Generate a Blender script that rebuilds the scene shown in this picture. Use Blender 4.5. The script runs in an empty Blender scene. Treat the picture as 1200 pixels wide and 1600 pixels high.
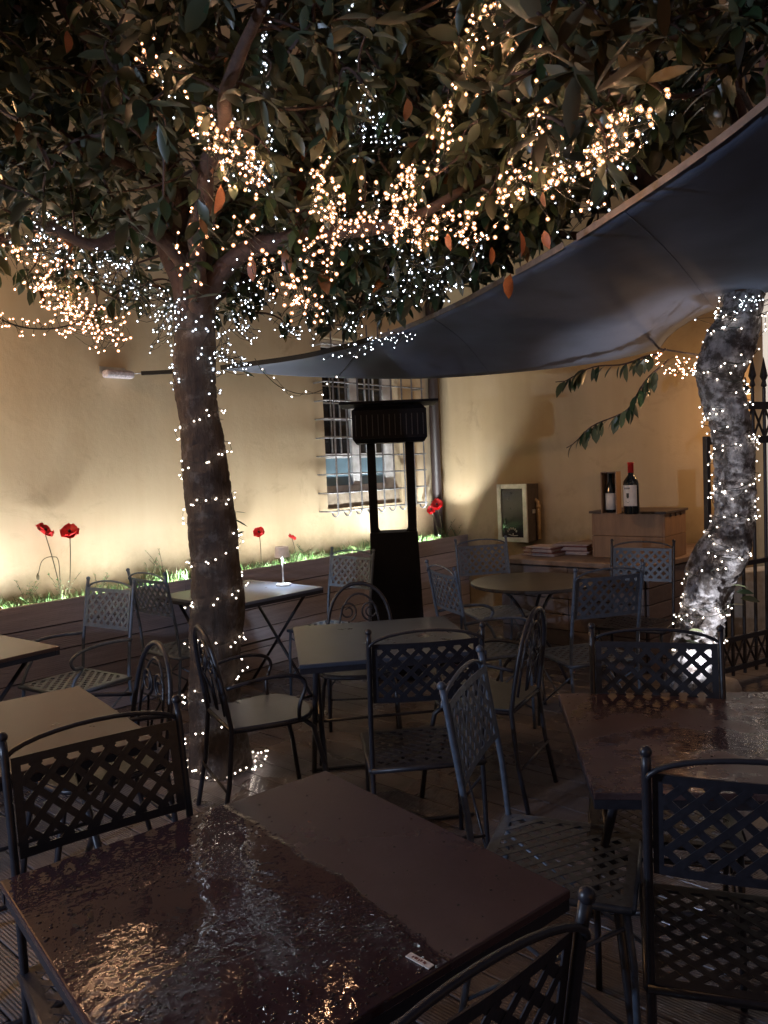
import bpy, bmesh, math, random
import numpy as np
from mathutils import Vector, Matrix, noise as mnoise

random.seed(7)
rng = np.random.default_rng(7)
SC = bpy.context.scene
COL = SC.collection
R = math.radians

# ------------------------------------------------------------------ camera
F = 1206.0
ROLL = math.atan(0.0426)
PITCH = math.atan(70 * math.cos(ROLL) / F)
CAMH = 1.55
c_, s_ = math.cos(ROLL), math.sin(ROLL)
cp_, sp_ = math.cos(PITCH), math.sin(PITCH)
cam_d = bpy.data.cameras.new('camera')
cam = bpy.data.objects.new('camera', cam_d)
COL.objects.link(cam)
SC.camera = cam
cam_d.sensor_fit = 'VERTICAL'
cam_d.sensor_height = 36.0
cam_d.sensor_width = 27.0
cam_d.lens = F / 1600 * 36
cam_d.clip_start = 0.05
cam_d.clip_end = 500
rt = Vector((c_, -s_ * sp_, -s_ * cp_))
up = Vector((s_, c_ * sp_, c_ * cp_))
fw = Vector((0, cp_, -sp_))
cam.matrix_world = Matrix(((rt.x, up.x, -fw.x, 0), (rt.y, up.y, -fw.y, 0), (rt.z, up.z, -fw.z, CAMH), (0, 0, 0, 1)))

# ------------------------------------------------------------------ world, moon, exposure
world = bpy.data.worlds.new('World')
SC.world = world
world.use_nodes = True
wn = world.node_tree
wn.nodes.clear()
sky = wn.nodes.new('ShaderNodeTexSky')
sky.sky_type = 'NISHITA'
sky.sun_disc = False
SUN_EL, SUN_ROT = R(2.0), R(150)
sky.sun_elevation = SUN_EL
sky.sun_rotation = SUN_ROT
bg = wn.nodes.new('ShaderNodeBackground')
bg.inputs['Strength'].default_value = 0.085
ow = wn.nodes.new('ShaderNodeOutputWorld')
mixw = wn.nodes.new('ShaderNodeMixRGB')
mixw.inputs[0].default_value = 0.75
mixw.inputs[2].default_value = (0.40, 0.32, 0.50, 1)     # city glow on low cloud
wn.links.new(sky.outputs[0], mixw.inputs[1])
wn.links.new(mixw.outputs[0], bg.inputs[0])
wn.links.new(bg.outputs[0], ow.inputs[0])
SC.view_settings.view_transform = 'Standard'
SC.view_settings.look = 'None'
SC.view_settings.exposure = 0.8
SC.view_settings.gamma = 1.0
SC.view_settings.use_curve_mapping = False
SC.render.engine = 'CYCLES'
cy = SC.cycles
cy.use_denoising = True
cy.use_light_tree = True
cy.max_bounces = 6
cy.diffuse_bounces = 3
cy.glossy_bounces = 3
cy.transmission_bounces = 4
cy.sample_clamp_indirect = 3.0
cy.caustics_reflective = False
cy.caustics_refractive = False

# courtyard axes: A runs along the poppy wall, N points at it
TH = math.atan2(0.749, 0.662)
A = Vector((math.cos(TH), math.sin(TH), 0))
N = Vector((-math.sin(TH), math.cos(TH), 0))
WALL_D, PLANT_D, WALLB_S = 5.15, 4.78, 6.75


def W(s, d, z=0.0):
    return A * s + N * d + Vector((0, 0, z))


def ray(u, v):
    x, y = u - 600, -(v - 800)
    return (rt * x + up * y + fw * F)


def at_z(u, v, z):
    r = ray(u, v)
    return r * ((z - CAMH) / r.z) + Vector((0, 0, CAMH))


def at_y(u, v, Y):
    r = ray(u, v)
    return r * (Y / r.y) + Vector((0, 0, CAMH))


def on_a(u, v, d):
    r = ray(u, v)
    return r * (d / r.dot(N)) + Vector((0, 0, CAMH))


def on_b(u, v, s):
    r = ray(u, v)
    return r * (s / r.dot(A)) + Vector((0, 0, CAMH))


def to_px(p):
    q = Vector(p) - Vector((0, 0, CAMH))
    w = q.dot(fw)
    if w < 0.05:
        return (-9999, -9999)
    return (600 + q.dot(rt) / w * F, 800 - q.dot(up) / w * F)


# ------------------------------------------------------------------ materials
def new_mat(name):
    m = bpy.data.materials.new(name)
    m.use_nodes = True
    nt = m.node_tree
    b = nt.nodes['Principled BSDF']
    return m, nt, b


def nd(nt, t, **kw):
    n = nt.nodes.new(t)
    for k, v in kw.items():
        if k in n.inputs:
            n.inputs[k].default_value = v
        else:
            setattr(n, k, v)
    return n


def simple(name, col, rough=0.5, metal=0.0, var=0.25, scale=20.0, bump=0.0, bscale=60.0, coords='Object', rvar=0.0):
    m, nt, b = new_mat(name)
    tc = nd(nt, 'ShaderNodeTexCoord')
    no = nd(nt, 'ShaderNodeTexNoise', Scale=scale, Detail=6.0)
    nt.links.new(tc.outputs[coords], no.inputs['Vector'])
    rp = nd(nt, 'ShaderNodeMapRange')
    rp.inputs['From Min'].default_value = 0.3
    rp.inputs['From Max'].default_value = 0.7
    rp.inputs['To Min'].default_value = 1 - var
    rp.inputs['To Max'].default_value = 1 + var
    nt.links.new(no.outputs['Fac'], rp.inputs['Value'])
    mul = nd(nt, 'ShaderNodeVectorMath', operation='SCALE')
    mul.inputs[0].default_value = col
    nt.links.new(rp.outputs[0], mul.inputs['Scale'])
    nt.links.new(mul.outputs[0], b.inputs['Base Color'])
    b.inputs['Roughness'].default_value = rough
    b.inputs['Metallic'].default_value = metal
    if rvar:
        r2 = nd(nt, 'ShaderNodeMapRange')
        r2.inputs['From Min'].default_value = 0.35
        r2.inputs['From Max'].default_value = 0.65
        r2.inputs['To Min'].default_value = max(0.03, rough - rvar)
        r2.inputs['To Max'].default_value = rough + rvar
        nt.links.new(no.outputs['Fac'], r2.inputs['Value'])
        nt.links.new(r2.outputs[0], b.inputs['Roughness'])
    if bump:
        n2 = nd(nt, 'ShaderNodeTexNoise', Scale=bscale, Detail=8.0)
        nt.links.new(tc.outputs[coords], n2.inputs['Vector'])
        bp = nd(nt, 'ShaderNodeBump', Strength=bump, Distance=0.01)
        nt.links.new(n2.outputs['Fac'], bp.inputs['Height'])
        nt.links.new(bp.outputs[0], b.inputs['Normal'])
    return m


def emit(name, col, strength):
    m, nt, b = new_mat(name)
    b.inputs['Base Color'].default_value = (0.5, 0.5, 0.5, 1)
    b.inputs['Emission Color'].default_value = (*col, 1)
    b.inputs['Emission Strength'].default_value = strength
    return m


def plaster(name, c1, c2):
    m, nt, b = new_mat(name)
    tc = nd(nt, 'ShaderNodeTexCoord')
    n1 = nd(nt, 'ShaderNodeTexNoise', Scale=1.1, Detail=8.0, Roughness=0.6)
    n2 = nd(nt, 'ShaderNodeTexNoise', Scale=14.0, Detail=8.0, Roughness=0.7)
    n3 = nd(nt, 'ShaderNodeTexNoise', Scale=220.0, Detail=3.0)
    mp = nd(nt, 'ShaderNodeMapping')
    mp.inputs['Scale'].default_value = (6.0, 6.0, 0.7)
    nt.links.new(tc.outputs['Object'], mp.inputs[0])
    n4 = nd(nt, 'ShaderNodeTexNoise', Scale=1.0, Detail=5.0)
    nt.links.new(mp.outputs[0], n4.inputs['Vector'])
    for n in (n1, n2, n3):
        nt.links.new(tc.outputs['Object'], n.inputs['Vector'])
    a1 = nd(nt, 'ShaderNodeMath', operation='ADD')
    nt.links.new(n1.outputs['Fac'], a1.inputs[0])
    nt.links.new(n4.outputs['Fac'], a1.inputs[1])
    rp = nd(nt, 'ShaderNodeMapRange')
    rp.inputs['From Min'].default_value = 0.75
    rp.inputs['From Max'].default_value = 1.25
    nt.links.new(a1.outputs[0], rp.inputs['Value'])
    mx = nd(nt, 'ShaderNodeMixRGB')
    mx.inputs[1].default_value = (*c1, 1)
    mx.inputs[2].default_value = (*c2, 1)
    nt.links.new(rp.outputs[0], mx.inputs[0])
    n5 = nd(nt, 'ShaderNodeTexNoise', Scale=2.6, Detail=10.0, Roughness=0.75, Distortion=.6)
    nt.links.new(tc.outputs['Object'], n5.inputs['Vector'])
    r5 = nd(nt, 'ShaderNodeMapRange')
    r5.inputs['From Min'].default_value = .56
    r5.inputs['From Max'].default_value = .70
    r5.inputs['To Max'].default_value = .45
    nt.links.new(n5.outputs['Fac'], r5.inputs['Value'])
    mxs = nd(nt, 'ShaderNodeMixRGB')
    nt.links.new(r5.outputs[0], mxs.inputs[0])
    nt.links.new(mx.outputs[0], mxs.inputs[1])
    mxs.inputs[2].default_value = (c1[0] * .62, c1[1] * .6, c1[2] * .58, 1)
    mx = mxs
    # grime with its own shape: rising damp blotches near the foot of the wall
    sep = nd(nt, 'ShaderNodeSeparateXYZ')
    nt.links.new(tc.outputs['Object'], sep.inputs[0])
    mr = nd(nt, 'ShaderNodeMapRange')
    mr.inputs['From Min'].default_value = 1.15
    mr.inputs['From Max'].default_value = 0.75
    nt.links.new(sep.outputs['Z'], mr.inputs['Value'])
    mm = nd(nt, 'ShaderNodeMath', operation='MULTIPLY')
    nt.links.new(mr.outputs[0], mm.inputs[0])
    nt.links.new(n2.outputs['Fac'], mm.inputs[1])
    mx2 = nd(nt, 'ShaderNodeMixRGB')
    mx2.inputs[2].default_value = (0.16, 0.13, 0.07, 1)
    nt.links.new(mm.outputs[0], mx2.inputs[0])
    nt.links.new(mx.outputs[0], mx2.inputs[1])
    nt.links.new(mx2.outputs[0], b.inputs['Base Color'])
    b.inputs['Roughness'].default_value = 0.9
    bp = nd(nt, 'ShaderNodeBump', Strength=0.35, Distance=0.008)
    ad = nd(nt, 'ShaderNodeMath', operation='ADD')
    m3 = nd(nt, 'ShaderNodeMath', operation='MULTIPLY')
    m3.inputs[1].default_value = 0.3
    nt.links.new(n3.outputs['Fac'], m3.inputs[0])
    nt.links.new(n2.outputs['Fac'], ad.inputs[0])
    nt.links.new(m3.outputs[0], ad.inputs[1])
    nt.links.new(ad.outputs[0], bp.inputs['Height'])
    nt.links.new(bp.outputs[0], b.inputs['Normal'])
    return m


def boardmat(name, col, axis_scale, rough, ridges=0.0, wet=0.0, rdir=0):
    """board: grain stretched along one axis, fine ridges, per-board tint, wet patches"""
    m, nt, b = new_mat(name)
    tc = nd(nt, 'ShaderNodeTexCoord')
    oi = nd(nt, 'ShaderNodeObjectInfo')
    mp = nd(nt, 'ShaderNodeMapping')
    mp.inputs['Scale'].default_value = axis_scale
    nt.links.new(tc.outputs['Object'], mp.inputs[0])
    no = nd(nt, 'ShaderNodeTexNoise', Scale=1.0, Detail=8.0, Roughness=0.65)
    nt.links.new(mp.outputs[0], no.inputs['Vector'])
    rp = nd(nt, 'ShaderNodeMapRange')
    rp.inputs['To Min'].default_value = 0.55
    rp.inputs['To Max'].default_value = 1.45
    nt.links.new(no.outputs['Fac'], rp.inputs['Value'])
    r3 = nd(nt, 'ShaderNodeMapRange')
    r3.inputs['To Min'].default_value = 0.8
    r3.inputs['To Max'].default_value = 1.2
    nt.links.new(oi.outputs['Random'], r3.inputs['Value'])
    mu = nd(nt, 'ShaderNodeMath', operation='MULTIPLY')
    nt.links.new(rp.outputs[0], mu.inputs[0])
    nt.links.new(r3.outputs[0], mu.inputs[1])
    sc = nd(nt, 'ShaderNodeVectorMath', operation='SCALE')
    sc.inputs[0].default_value = col
    nt.links.new(mu.outputs[0], sc.inputs['Scale'])
    nt.links.new(sc.outputs[0], b.inputs['Base Color'])
    geo = nd(nt, 'ShaderNodeNewGeometry')
    n2 = nd(nt, 'ShaderNodeTexNoise', Scale=2.2, Detail=4.0)
    nt.links.new(geo.outputs['Position'], n2.inputs['Vector'])
    r4 = nd(nt, 'ShaderNodeMapRange')
    r4.inputs['From Min'].default_value = 0.45
    r4.inputs['From Max'].default_value = 0.6
    r4.inputs['To Min'].default_value = rough
    r4.inputs['To Max'].default_value = max(0.08, rough - wet)
    nt.links.new(n2.outputs['Fac'], r4.inputs['Value'])
    nt.links.new(r4.outputs[0], b.inputs['Roughness'])
    wv = nd(nt, 'ShaderNodeTexWave', Scale=ridges or 1.0, Distortion=0.0)
    wv.bands_direction = 'XYZ'[rdir]
    nt.links.new(tc.outputs['Object'], wv.inputs['Vector'])
    ad = nd(nt, 'ShaderNodeMath', operation='ADD')
    mulr = nd(nt, 'ShaderNodeMath', operation='MULTIPLY')
    mulr.inputs[1].default_value = 0.8 if ridges else 0.0
    nt.links.new(wv.outputs['Fac'], mulr.inputs[0])
    nt.links.new(mulr.outputs[0], ad.inputs[0])
    nt.links.new(no.outputs['Fac'], ad.inputs[1])
    bp = nd(nt, 'ShaderNodeBump', Strength=0.5, Distance=0.004)
    nt.links.new(ad.outputs[0], bp.inputs['Height'])
    nt.links.new(bp.outputs[0], b.inputs['Normal'])
    return m


def wetmat(name, col, half=None, amount=0.5, film=0.05, soft=0.05, scale=1.0, ripple=38.0, dist=.0025):
    """table top under rain: dry sheen, standing film with ripples, a limit between them (object space)"""
    m, nt, b = new_mat(name)
    tc = nd(nt, 'ShaderNodeTexCoord')
    nA = nd(nt, 'ShaderNodeTexNoise', Scale=3.2 * scale, Detail=7.0, Roughness=0.62)
    nt.links.new(tc.outputs['Object'], nA.inputs['Vector'])
    if half:
        nx, ny, off = half
        dp = nd(nt, 'ShaderNodeVectorMath', operation='DOT_PRODUCT')
        dp.inputs[1].default_value = (nx, ny, 0)
        nt.links.new(tc.outputs['Object'], dp.inputs[0])
        m1 = nd(nt, 'ShaderNodeMath', operation='MULTIPLY')
        m1.inputs[1].default_value = 0.10
        nt.links.new(nA.outputs['Fac'], m1.inputs[0])
        sm = nd(nt, 'ShaderNodeMath', operation='ADD')
        nt.links.new(dp.outputs['Value'], sm.inputs[0])
        nt.links.new(m1.outputs[0], sm.inputs[1])
        src, lo, hi = sm.outputs[0], off, off + 0.012
    else:
        src, lo, hi = nA.outputs['Fac'], amount, amount + soft
    mask = nd(nt, 'ShaderNodeMapRange')
    mask.interpolation_type = 'SMOOTHSTEP'
    mask.inputs['From Min'].default_value = lo
    mask.inputs['From Max'].default_value = hi
    nt.links.new(src, mask.inputs['Value'])
    # colour
    nB = nd(nt, 'ShaderNodeTexNoise', Scale=9.0, Detail=8.0, Roughness=0.7)
    nt.links.new(tc.outputs['Object'], nB.inputs['Vector'])
    rp = nd(nt, 'ShaderNodeMapRange')
    rp.inputs['To Min'].default_value = 0.7
    rp.inputs['To Max'].default_value = 1.3
    nt.links.new(nB.outputs['Fac'], rp.inputs['Value'])
    sc = nd(nt, 'ShaderNodeVectorMath', operation='SCALE')
    sc.inputs[0].default_value = col
    nt.links.new(rp.outputs[0], sc.inputs['Scale'])
    mx = nd(nt, 'ShaderNodeMixRGB')
    nt.links.new(mask.outputs[0], mx.inputs[0])
    nt.links.new(sc.outputs[0], mx.inputs[1])
    kd = .8 if half else .62
    mx.inputs[2].default_value = (col[0] * kd, col[1] * kd * .9, col[2] * kd * .9, 1)
    nt.links.new(mx.outputs[0], b.inputs['Base Color'])
    r = nd(nt, 'ShaderNodeMapRange')
    r.inputs['To Min'].default_value = 0.27 if half else 0.36
    r.inputs['To Max'].default_value = film
    nt.links.new(mask.outputs[0], r.inputs['Value'])
    nt.links.new(r.outputs[0], b.inputs['Roughness'])
    # ripples
    n1 = nd(nt, 'ShaderNodeTexNoise', Scale=ripple, Detail=2.5, Roughness=0.5)
    n2 = nd(nt, 'ShaderNodeTexVoronoi', Scale=95.0)
    n2.feature = 'SMOOTH_F1'
    nt.links.new(tc.outputs['Object'], n1.inputs['Vector'])
    nt.links.new(tc.outputs['Object'], n2.inputs['Vector'])
    nG = nd(nt, 'ShaderNodeTexNoise', Scale=5.0, Detail=2.0)
    nt.links.new(tc.outputs['Object'], nG.inputs['Vector'])
    rg = nd(nt, 'ShaderNodeMapRange')
    rg.inputs['From Min'].default_value = 0.38
    rg.inputs['From Max'].default_value = 0.6
    rg.inputs['To Min'].default_value = 0.05
    nt.links.new(nG.outputs['Fac'], rg.inputs['Value'])
    ad = nd(nt, 'ShaderNodeMath', operation='ADD')
    nt.links.new(n1.outputs['Fac'], ad.inputs[0])
    mv = nd(nt, 'ShaderNodeMath', operation='MULTIPLY')
    mv.inputs[1].default_value = 0.15
    nt.links.new(n2.outputs['Distance'], mv.inputs[0])
    nt.links.new(mv.outputs[0], ad.inputs[1])
    ml = nd(nt, 'ShaderNodeMath', operation='MULTIPLY')
    nt.links.new(ad.outputs[0], ml.inputs[0])
    nt.links.new(rg.outputs[0], ml.inputs[1])
    ml2 = nd(nt, 'ShaderNodeMath', operation='MULTIPLY')
    nt.links.new(ml.outputs[0], ml2.inputs[0])
    nt.links.new(mask.outputs[0], ml2.inputs[1])
    ad2 = nd(nt, 'ShaderNodeMath', operation='ADD')
    nt.links.new(ml2.outputs[0], ad2.inputs[0])
    mk = nd(nt, 'ShaderNodeMath', operation='MULTIPLY')
    mk.inputs[1].default_value = 0.5 if half else 0.1
    nt.links.new(mask.outputs[0], mk.inputs[0])
    nt.links.new(mk.outputs[0], ad2.inputs[1])
    bp = nd(nt, 'ShaderNodeBump', Strength=0.7, Distance=dist)
    nt.links.new(ad2.outputs[0], bp.inputs['Height'])
    nt.links.new(bp.outputs[0], b.inputs['Normal'])
    b.inputs['Specular IOR Level'].default_value = 0.5
    return m


def barkmat(name, dark, light, amount, gs=(26, 26, 5)):
    m, nt, b = new_mat(name)
    tc = nd(nt, 'ShaderNodeTexCoord')
    mp = nd(nt, 'ShaderNodeMapping')
    mp.inputs['Scale'].default_value = gs
    nt.links.new(tc.outputs['Object'], mp.inputs[0])
    no = nd(nt, 'ShaderNodeTexNoise', Scale=1.0, Detail=9.0, Roughness=0.7)
    nt.links.new(mp.outputs[0], no.inputs['Vector'])
    n2 = nd(nt, 'ShaderNodeTexNoise', Scale=11.0, Detail=10.0, Roughness=0.72)
    nt.links.new(tc.outputs['Object'], n2.inputs['Vector'])
    rp = nd(nt, 'ShaderNodeMapRange')
    rp.inputs['From Min'].default_value = amount - 0.05
    rp.inputs['From Max'].default_value = amount + 0.05
    nt.links.new(n2.outputs['Fac'], rp.inputs['Value'])
    mx = nd(nt, 'ShaderNodeMixRGB')
    mx.inputs[1].default_value = (*light, 1)
    mx.inputs[2].default_value = (*dark, 1)
    nt.links.new(rp.outputs[0], mx.inputs[0])
    r2 = nd(nt, 'ShaderNodeMapRange')
    r2.inputs['From Min'].default_value = 0.3
    r2.inputs['From Max'].default_value = 0.7
    r2.inputs['To Min'].default_value = 0.35
    r2.inputs['To Max'].default_value = 1.35
    nt.links.new(no.outputs['Fac'], r2.inputs['Value'])
    sc = nd(nt, 'ShaderNodeVectorMath', operation='SCALE')
    nt.links.new(mx.outputs[0], sc.inputs[0])
    nt.links.new(r2.outputs[0], sc.inputs['Scale'])
    nt.links.new(sc.outputs[0], b.inputs['Base Color'])
    b.inputs['Roughness'].default_value = 0.75
    bp = nd(nt, 'ShaderNodeBump', Strength=1.0, Distance=0.02)
    nt.links.new(no.outputs['Fac'], bp.inputs['Height'])
    nt.links.new(bp.outputs[0], b.inputs['Normal'])
    return m


def leafmat(name, cols, under, rough=0.35, island=True):
    m, nt, b = new_mat(name)
    if island:
        g = nd(nt, 'ShaderNodeNewGeometry')
        rnd = g.outputs['Random Per Island']
    else:
        g = nd(nt, 'ShaderNodeObjectInfo')
        rnd = g.outputs['Random']
    cr = nd(nt, 'ShaderNodeValToRGB')
    cr.color_ramp.interpolation = 'LINEAR'
    els = cr.color_ramp.elements
    els[0].position = cols[0][0]
    els[0].color = (*cols[0][1], 1)
    els[1].position = cols[-1][0]
    els[1].color = (*cols[-1][1], 1)
    for p, c in cols[1:-1]:
        e = els.new(p)
        e.color = (*c, 1)
    nt.links.new(rnd, cr.inputs[0])
    tc = nd(nt, 'ShaderNodeTexCoord')
    no = nd(nt, 'ShaderNodeTexNoise', Scale=25.0, Detail=4.0)
    nt.links.new(tc.outputs['Object'], no.inputs['Vector'])
    rp = nd(nt, 'ShaderNodeMapRange')
    rp.inputs['To Min'].default_value = 0.5
    rp.inputs['To Max'].default_value = 1.5
    nt.links.new(no.outputs['Fac'], rp.inputs['Value'])
    sc = nd(nt, 'ShaderNodeVectorMath', operation='SCALE')
    nt.links.new(cr.outputs[0], sc.inputs[0])
    nt.links.new(rp.outputs[0], sc.inputs['Scale'])
    g2 = nd(nt, 'ShaderNodeNewGeometry')
    mx = nd(nt, 'ShaderNodeMixRGB')
    nt.links.new(g2.outputs['Backfacing'], mx.inputs[0])
    nt.links.new(sc.outputs[0], mx.inputs[1])
    mx.inputs[2].default_value = (*under, 1)
    nt.links.new(mx.outputs[0], b.inputs['Base Color'])
    b.inputs['Roughness'].default_value = rough
    return m


M = {}
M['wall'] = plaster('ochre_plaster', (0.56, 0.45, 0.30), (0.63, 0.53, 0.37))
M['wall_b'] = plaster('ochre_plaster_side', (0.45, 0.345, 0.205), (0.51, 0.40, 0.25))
M['pale'] = plaster('pale_plaster', (0.62, 0.58, 0.52), (0.7, 0.66, 0.6))
M['mauve'] = plaster('mauve_plaster', (0.30, 0.25, 0.26), (0.35, 0.3, 0.3))
M['deck'] = boardmat('wet_deck_boards', (0.10, 0.085, 0.088), (3, 45, 30), 0.5, ridges=28, wet=0.36, rdir=1)
M['planter'] = boardmat('grey_composite_boards', (0.44, 0.40, 0.43), (3, 30, 45), 0.5, ridges=26, wet=0.15, rdir=2)
M['counter'] = boardmat('dark_composite_boards', (0.13, 0.10, 0.095), (30, 30, 45), 0.55, ridges=0, wet=0.1)
M['ctop'] = simple('counter_top_stone', (0.22, 0.15, 0.11), 0.5, scale=12, bump=0.2)
M['bark'] = barkmat('dark_bark', (0.055, 0.035, 0.025), (0.11, 0.095, 0.085), 0.42)
M['bark_pale'] = barkmat('pale_lichen_bark', (0.075, 0.062, 0.058), (0.34, 0.33, 0.345), 0.50, (20, 20, 9))
M['limb'] = simple('limb_bark', (0.07, 0.04, 0.03), 0.75, scale=30, bump=0.5, bscale=90)
M['leaf'] = leafmat('glossy_leaves', [(0.0, (0.022, 0.046, 0.022)), (0.45, (0.040, 0.074, 0.030)), (0.80, (0.070, 0.085, 0.036)), (0.93, (0.11, 0.10, 0.04)), (0.97, (0.17, 0.06, 0.02)), (1.0, (0.22, 0.08, 0.02))], (0.064, 0.074, 0.038))
M['leaf_obj'] = leafmat('glossy_leaf_single', [(0.0, (0.022, 0.046, 0.022)), (0.45, (0.040, 0.074, 0.030)), (0.80, (0.070, 0.085, 0.036)), (0.92, (0.11, 0.10, 0.04)), (1.0, (0.19, 0.07, 0.02))], (0.066, 0.076, 0.040), island=False)
M['leaf_pale'] = leafmat('pale_oval_leaf', [(0.0, (0.10, 0.11, 0.05)), (0.6, (0.16, 0.15, 0.075)), (1.0, (0.09, 0.12, 0.05))], (0.20, 0.16, 0.09), rough=0.5, island=False)
M['black_iron'] = simple('black_painted_iron', (0.018, 0.018, 0.024), 0.38, scale=60, bump=0.1)
M['gate_iron'] = simple('dark_gate_iron', (0.02, 0.018, 0.02), 0.5, scale=60)
M['blue_iron'] = simple('blue_grey_iron', (0.085, 0.11, 0.15), 0.42, 0.2, scale=50, bump=0.12)
M['seat_grey'] = wetmat('wet_grey_seat', (0.095, 0.12, 0.18), amount=0.55, film=0.12)
M['table_near'] = None
M['table_right'] = wetmat('brown_top_puddles', (0.075, 0.047, 0.047), amount=0.44, film=0.06, soft=.12)
M['table_grey'] = wetmat('grey_brown_top', (0.050, 0.058, 0.078), amount=0.58, film=0.12)
M['table_left'] = wetmat('damp_brown_top', (0.072, 0.043, 0.033), amount=0.62, film=0.15)
M['table_lamp_top'] = wetmat('grey_lamp_table_top', (0.11, 0.125, 0.165), amount=0.62, film=0.15)
M['round_top'] = simple('dark_round_top', (0.055, 0.051, 0.050), 0.32, scale=8)
M['sail'] = simple('charcoal_sail_cloth', (0.125, 0.150, 0.215), 0.85, scale=2.0, var=0.25, bump=0.15, bscale=400)
M['hem'] = simple('sail_hem_tape', (0.21, 0.17, 0.145), 0.8, scale=30)
M['webbing'] = simple('black_webbing', (0.012, 0.012, 0.012), 0.8)
M['steel'] = simple('galvanised_steel', (0.36, 0.38, 0.42), 0.45, 0.7, scale=30)
M['alu'] = simple('brushed_aluminium', (0.62, 0.63, 0.6), 0.35, 0.8, scale=12)
M['pipe'] = simple('brown_downpipe', (0.022, 0.013, 0.014), 0.5, scale=6)
M['pipe_b'] = simple('painted_pipe', (0.42, 0.29, 0.15), 0.6)
M['heater'] = simple('matt_black_heater', (0.006, 0.006, 0.008), 0.6, var=0.1)
M['heater'].node_tree.nodes['Principled BSDF'].inputs['Specular IOR Level'].default_value = 0.12
M['white_frame'] = simple('white_window_paint', (0.62, 0.64, 0.68), 0.5, scale=10)
M['dark_in'] = simple('dark_room', (0.03, 0.035, 0.04), 0.7)
M['blue_blind'] = simple('blue_grey_blind', (0.18, 0.30, 0.40), 0.5, scale=3)
M['stone'] = simple('beige_stone', (0.34, 0.29, 0.23), 0.85, scale=14, bump=0.4)
M['crate'] = boardmat('raw_wood', (0.23, 0.135, 0.075), (25, 25, 4), 0.65)
M['crate_top'] = simple('dark_wood_lid', (0.06, 0.04, 0.03), 0.6, scale=15)
M['glassy'] = simple('dark_wine_glass', (0.008, 0.010, 0.010), 0.08, var=0.0)
M['red_cap'] = simple('red_capsule', (0.62, 0.03, 0.025), 0.4, var=0.05)
M['paper'] = simple('cream_label_paper', (0.68, 0.62, 0.55), 0.7, var=0.06)
M['ink'] = simple('dark_ink', (0.05, 0.045, 0.03), 0.7)
M['menu'] = simple('menu_paper', (0.42, 0.33, 0.30), 0.6, var=0.2)
M['menu_red'] = simple('dark_red_cover', (0.16, 0.05, 0.04), 0.6)
M['chalk'] = simple('chalk_marks', (0.45, 0.45, 0.43), 0.8)
M['blackglass'] = simple('black_panel', (0.012, 0.013, 0.016), 0.12, var=0.1)
M['box_side'] = simple('weathered_box_side', (0.075, 0.06, 0.05), 0.6)
M['poppy'] = simple('poppy_red', (0.62, 0.015, 0.02), 0.45, scale=60)
M['poppy_c'] = simple('poppy_centre', (0.01, 0.01, 0.01), 0.6)
M['stem'] = simple('thin_stem', (0.08, 0.07, 0.035), 0.6)
M['grass'] = leafmat('planter_grass', [(0.0, (0.06, 0.17, 0.05)), (0.7, (0.12, 0.30, 0.09)), (1.0, (0.26, 0.24, 0.12))], (0.10, 0.16, 0.06), rough=0.5)
M['soil'] = simple('potting_soil', (0.035, 0.025, 0.018), 0.95, bump=1.0, bscale=40)
def bulbmats(key, core, glow, strength):
    M[key] = emit(key + '_chip', core, strength)
    m = bpy.data.materials.new(key + '_cap')  # see-through emissive shell that imitates the coloured halo around each bulb
    m.use_nodes = True
    nt = m.node_tree
    nt.nodes.clear()
    o_ = nt.nodes.new('ShaderNodeOutputMaterial')
    e_ = nd(nt, 'ShaderNodeEmission', Strength=1.0)
    e_.inputs['Color'].default_value = (*glow, 1)
    t_ = nt.nodes.new('ShaderNodeBsdfTransparent')
    a_ = nt.nodes.new('ShaderNodeMixShader')
    a_.inputs[0].default_value = 0.45
    nt.links.new(t_.outputs[0], a_.inputs[1])
    nt.links.new(e_.outputs[0], a_.inputs[2])
    nt.links.new(a_.outputs[0], o_.inputs['Surface'])
    M[key + '_cap'] = m


bulbmats('warm_bulb', (1.0, 0.56, 0.30), (1.5, 0.60, 0.27), 260)
bulbmats('cool_bulb', (0.80, 0.90, 1.0), (0.75, 0.85, 1.0), 115)
bulbmats('neutral_bulb', (1.0, 0.86, 0.74), (1.1, 0.92, 0.76), 150)
M['wire'] = simple('dark_green_wire', (0.012, 0.016, 0.012), 0.5)
M['lens'] = emit('spot_lens', (1.0, 0.93, 0.8), 6)
M['fixture'] = simple('spot_housing', (0.03, 0.03, 0.03), 0.5)
M['lamp_beige'] = simple('beige_lamp_paint', (0.5, 0.4, 0.33), 0.5)
M['lamp_beige'].node_tree.nodes['Principled BSDF'].inputs['Emission Color'].default_value = (.8, .68, .58, 1)
M['lamp_beige'].node_tree.nodes['Principled BSDF'].inputs['Emission Strength'].default_value = .12
M['lamp_white'] = simple('white_lamp_paint', (0.75, 0.74, 0.7), 0.4)
M['lampglow'] = emit('lamp_diffuser', (0.9, 0.95, 1.0), 6)
M['plastic'] = simple('clear_grey_plastic', (0.55, 0.52, 0.60), 0.25, var=0.3, scale=80)
M['ground'] = simple('dark_ground', (0.03, 0.028, 0.03), 0.9)


for k_ in ('table_grey', 'table_left', 'table_lamp_top', 'seat_grey', 'round_top'):
    M[k_].node_tree.nodes['Principled BSDF'].inputs['Specular IOR Level'].default_value = .28


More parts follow.
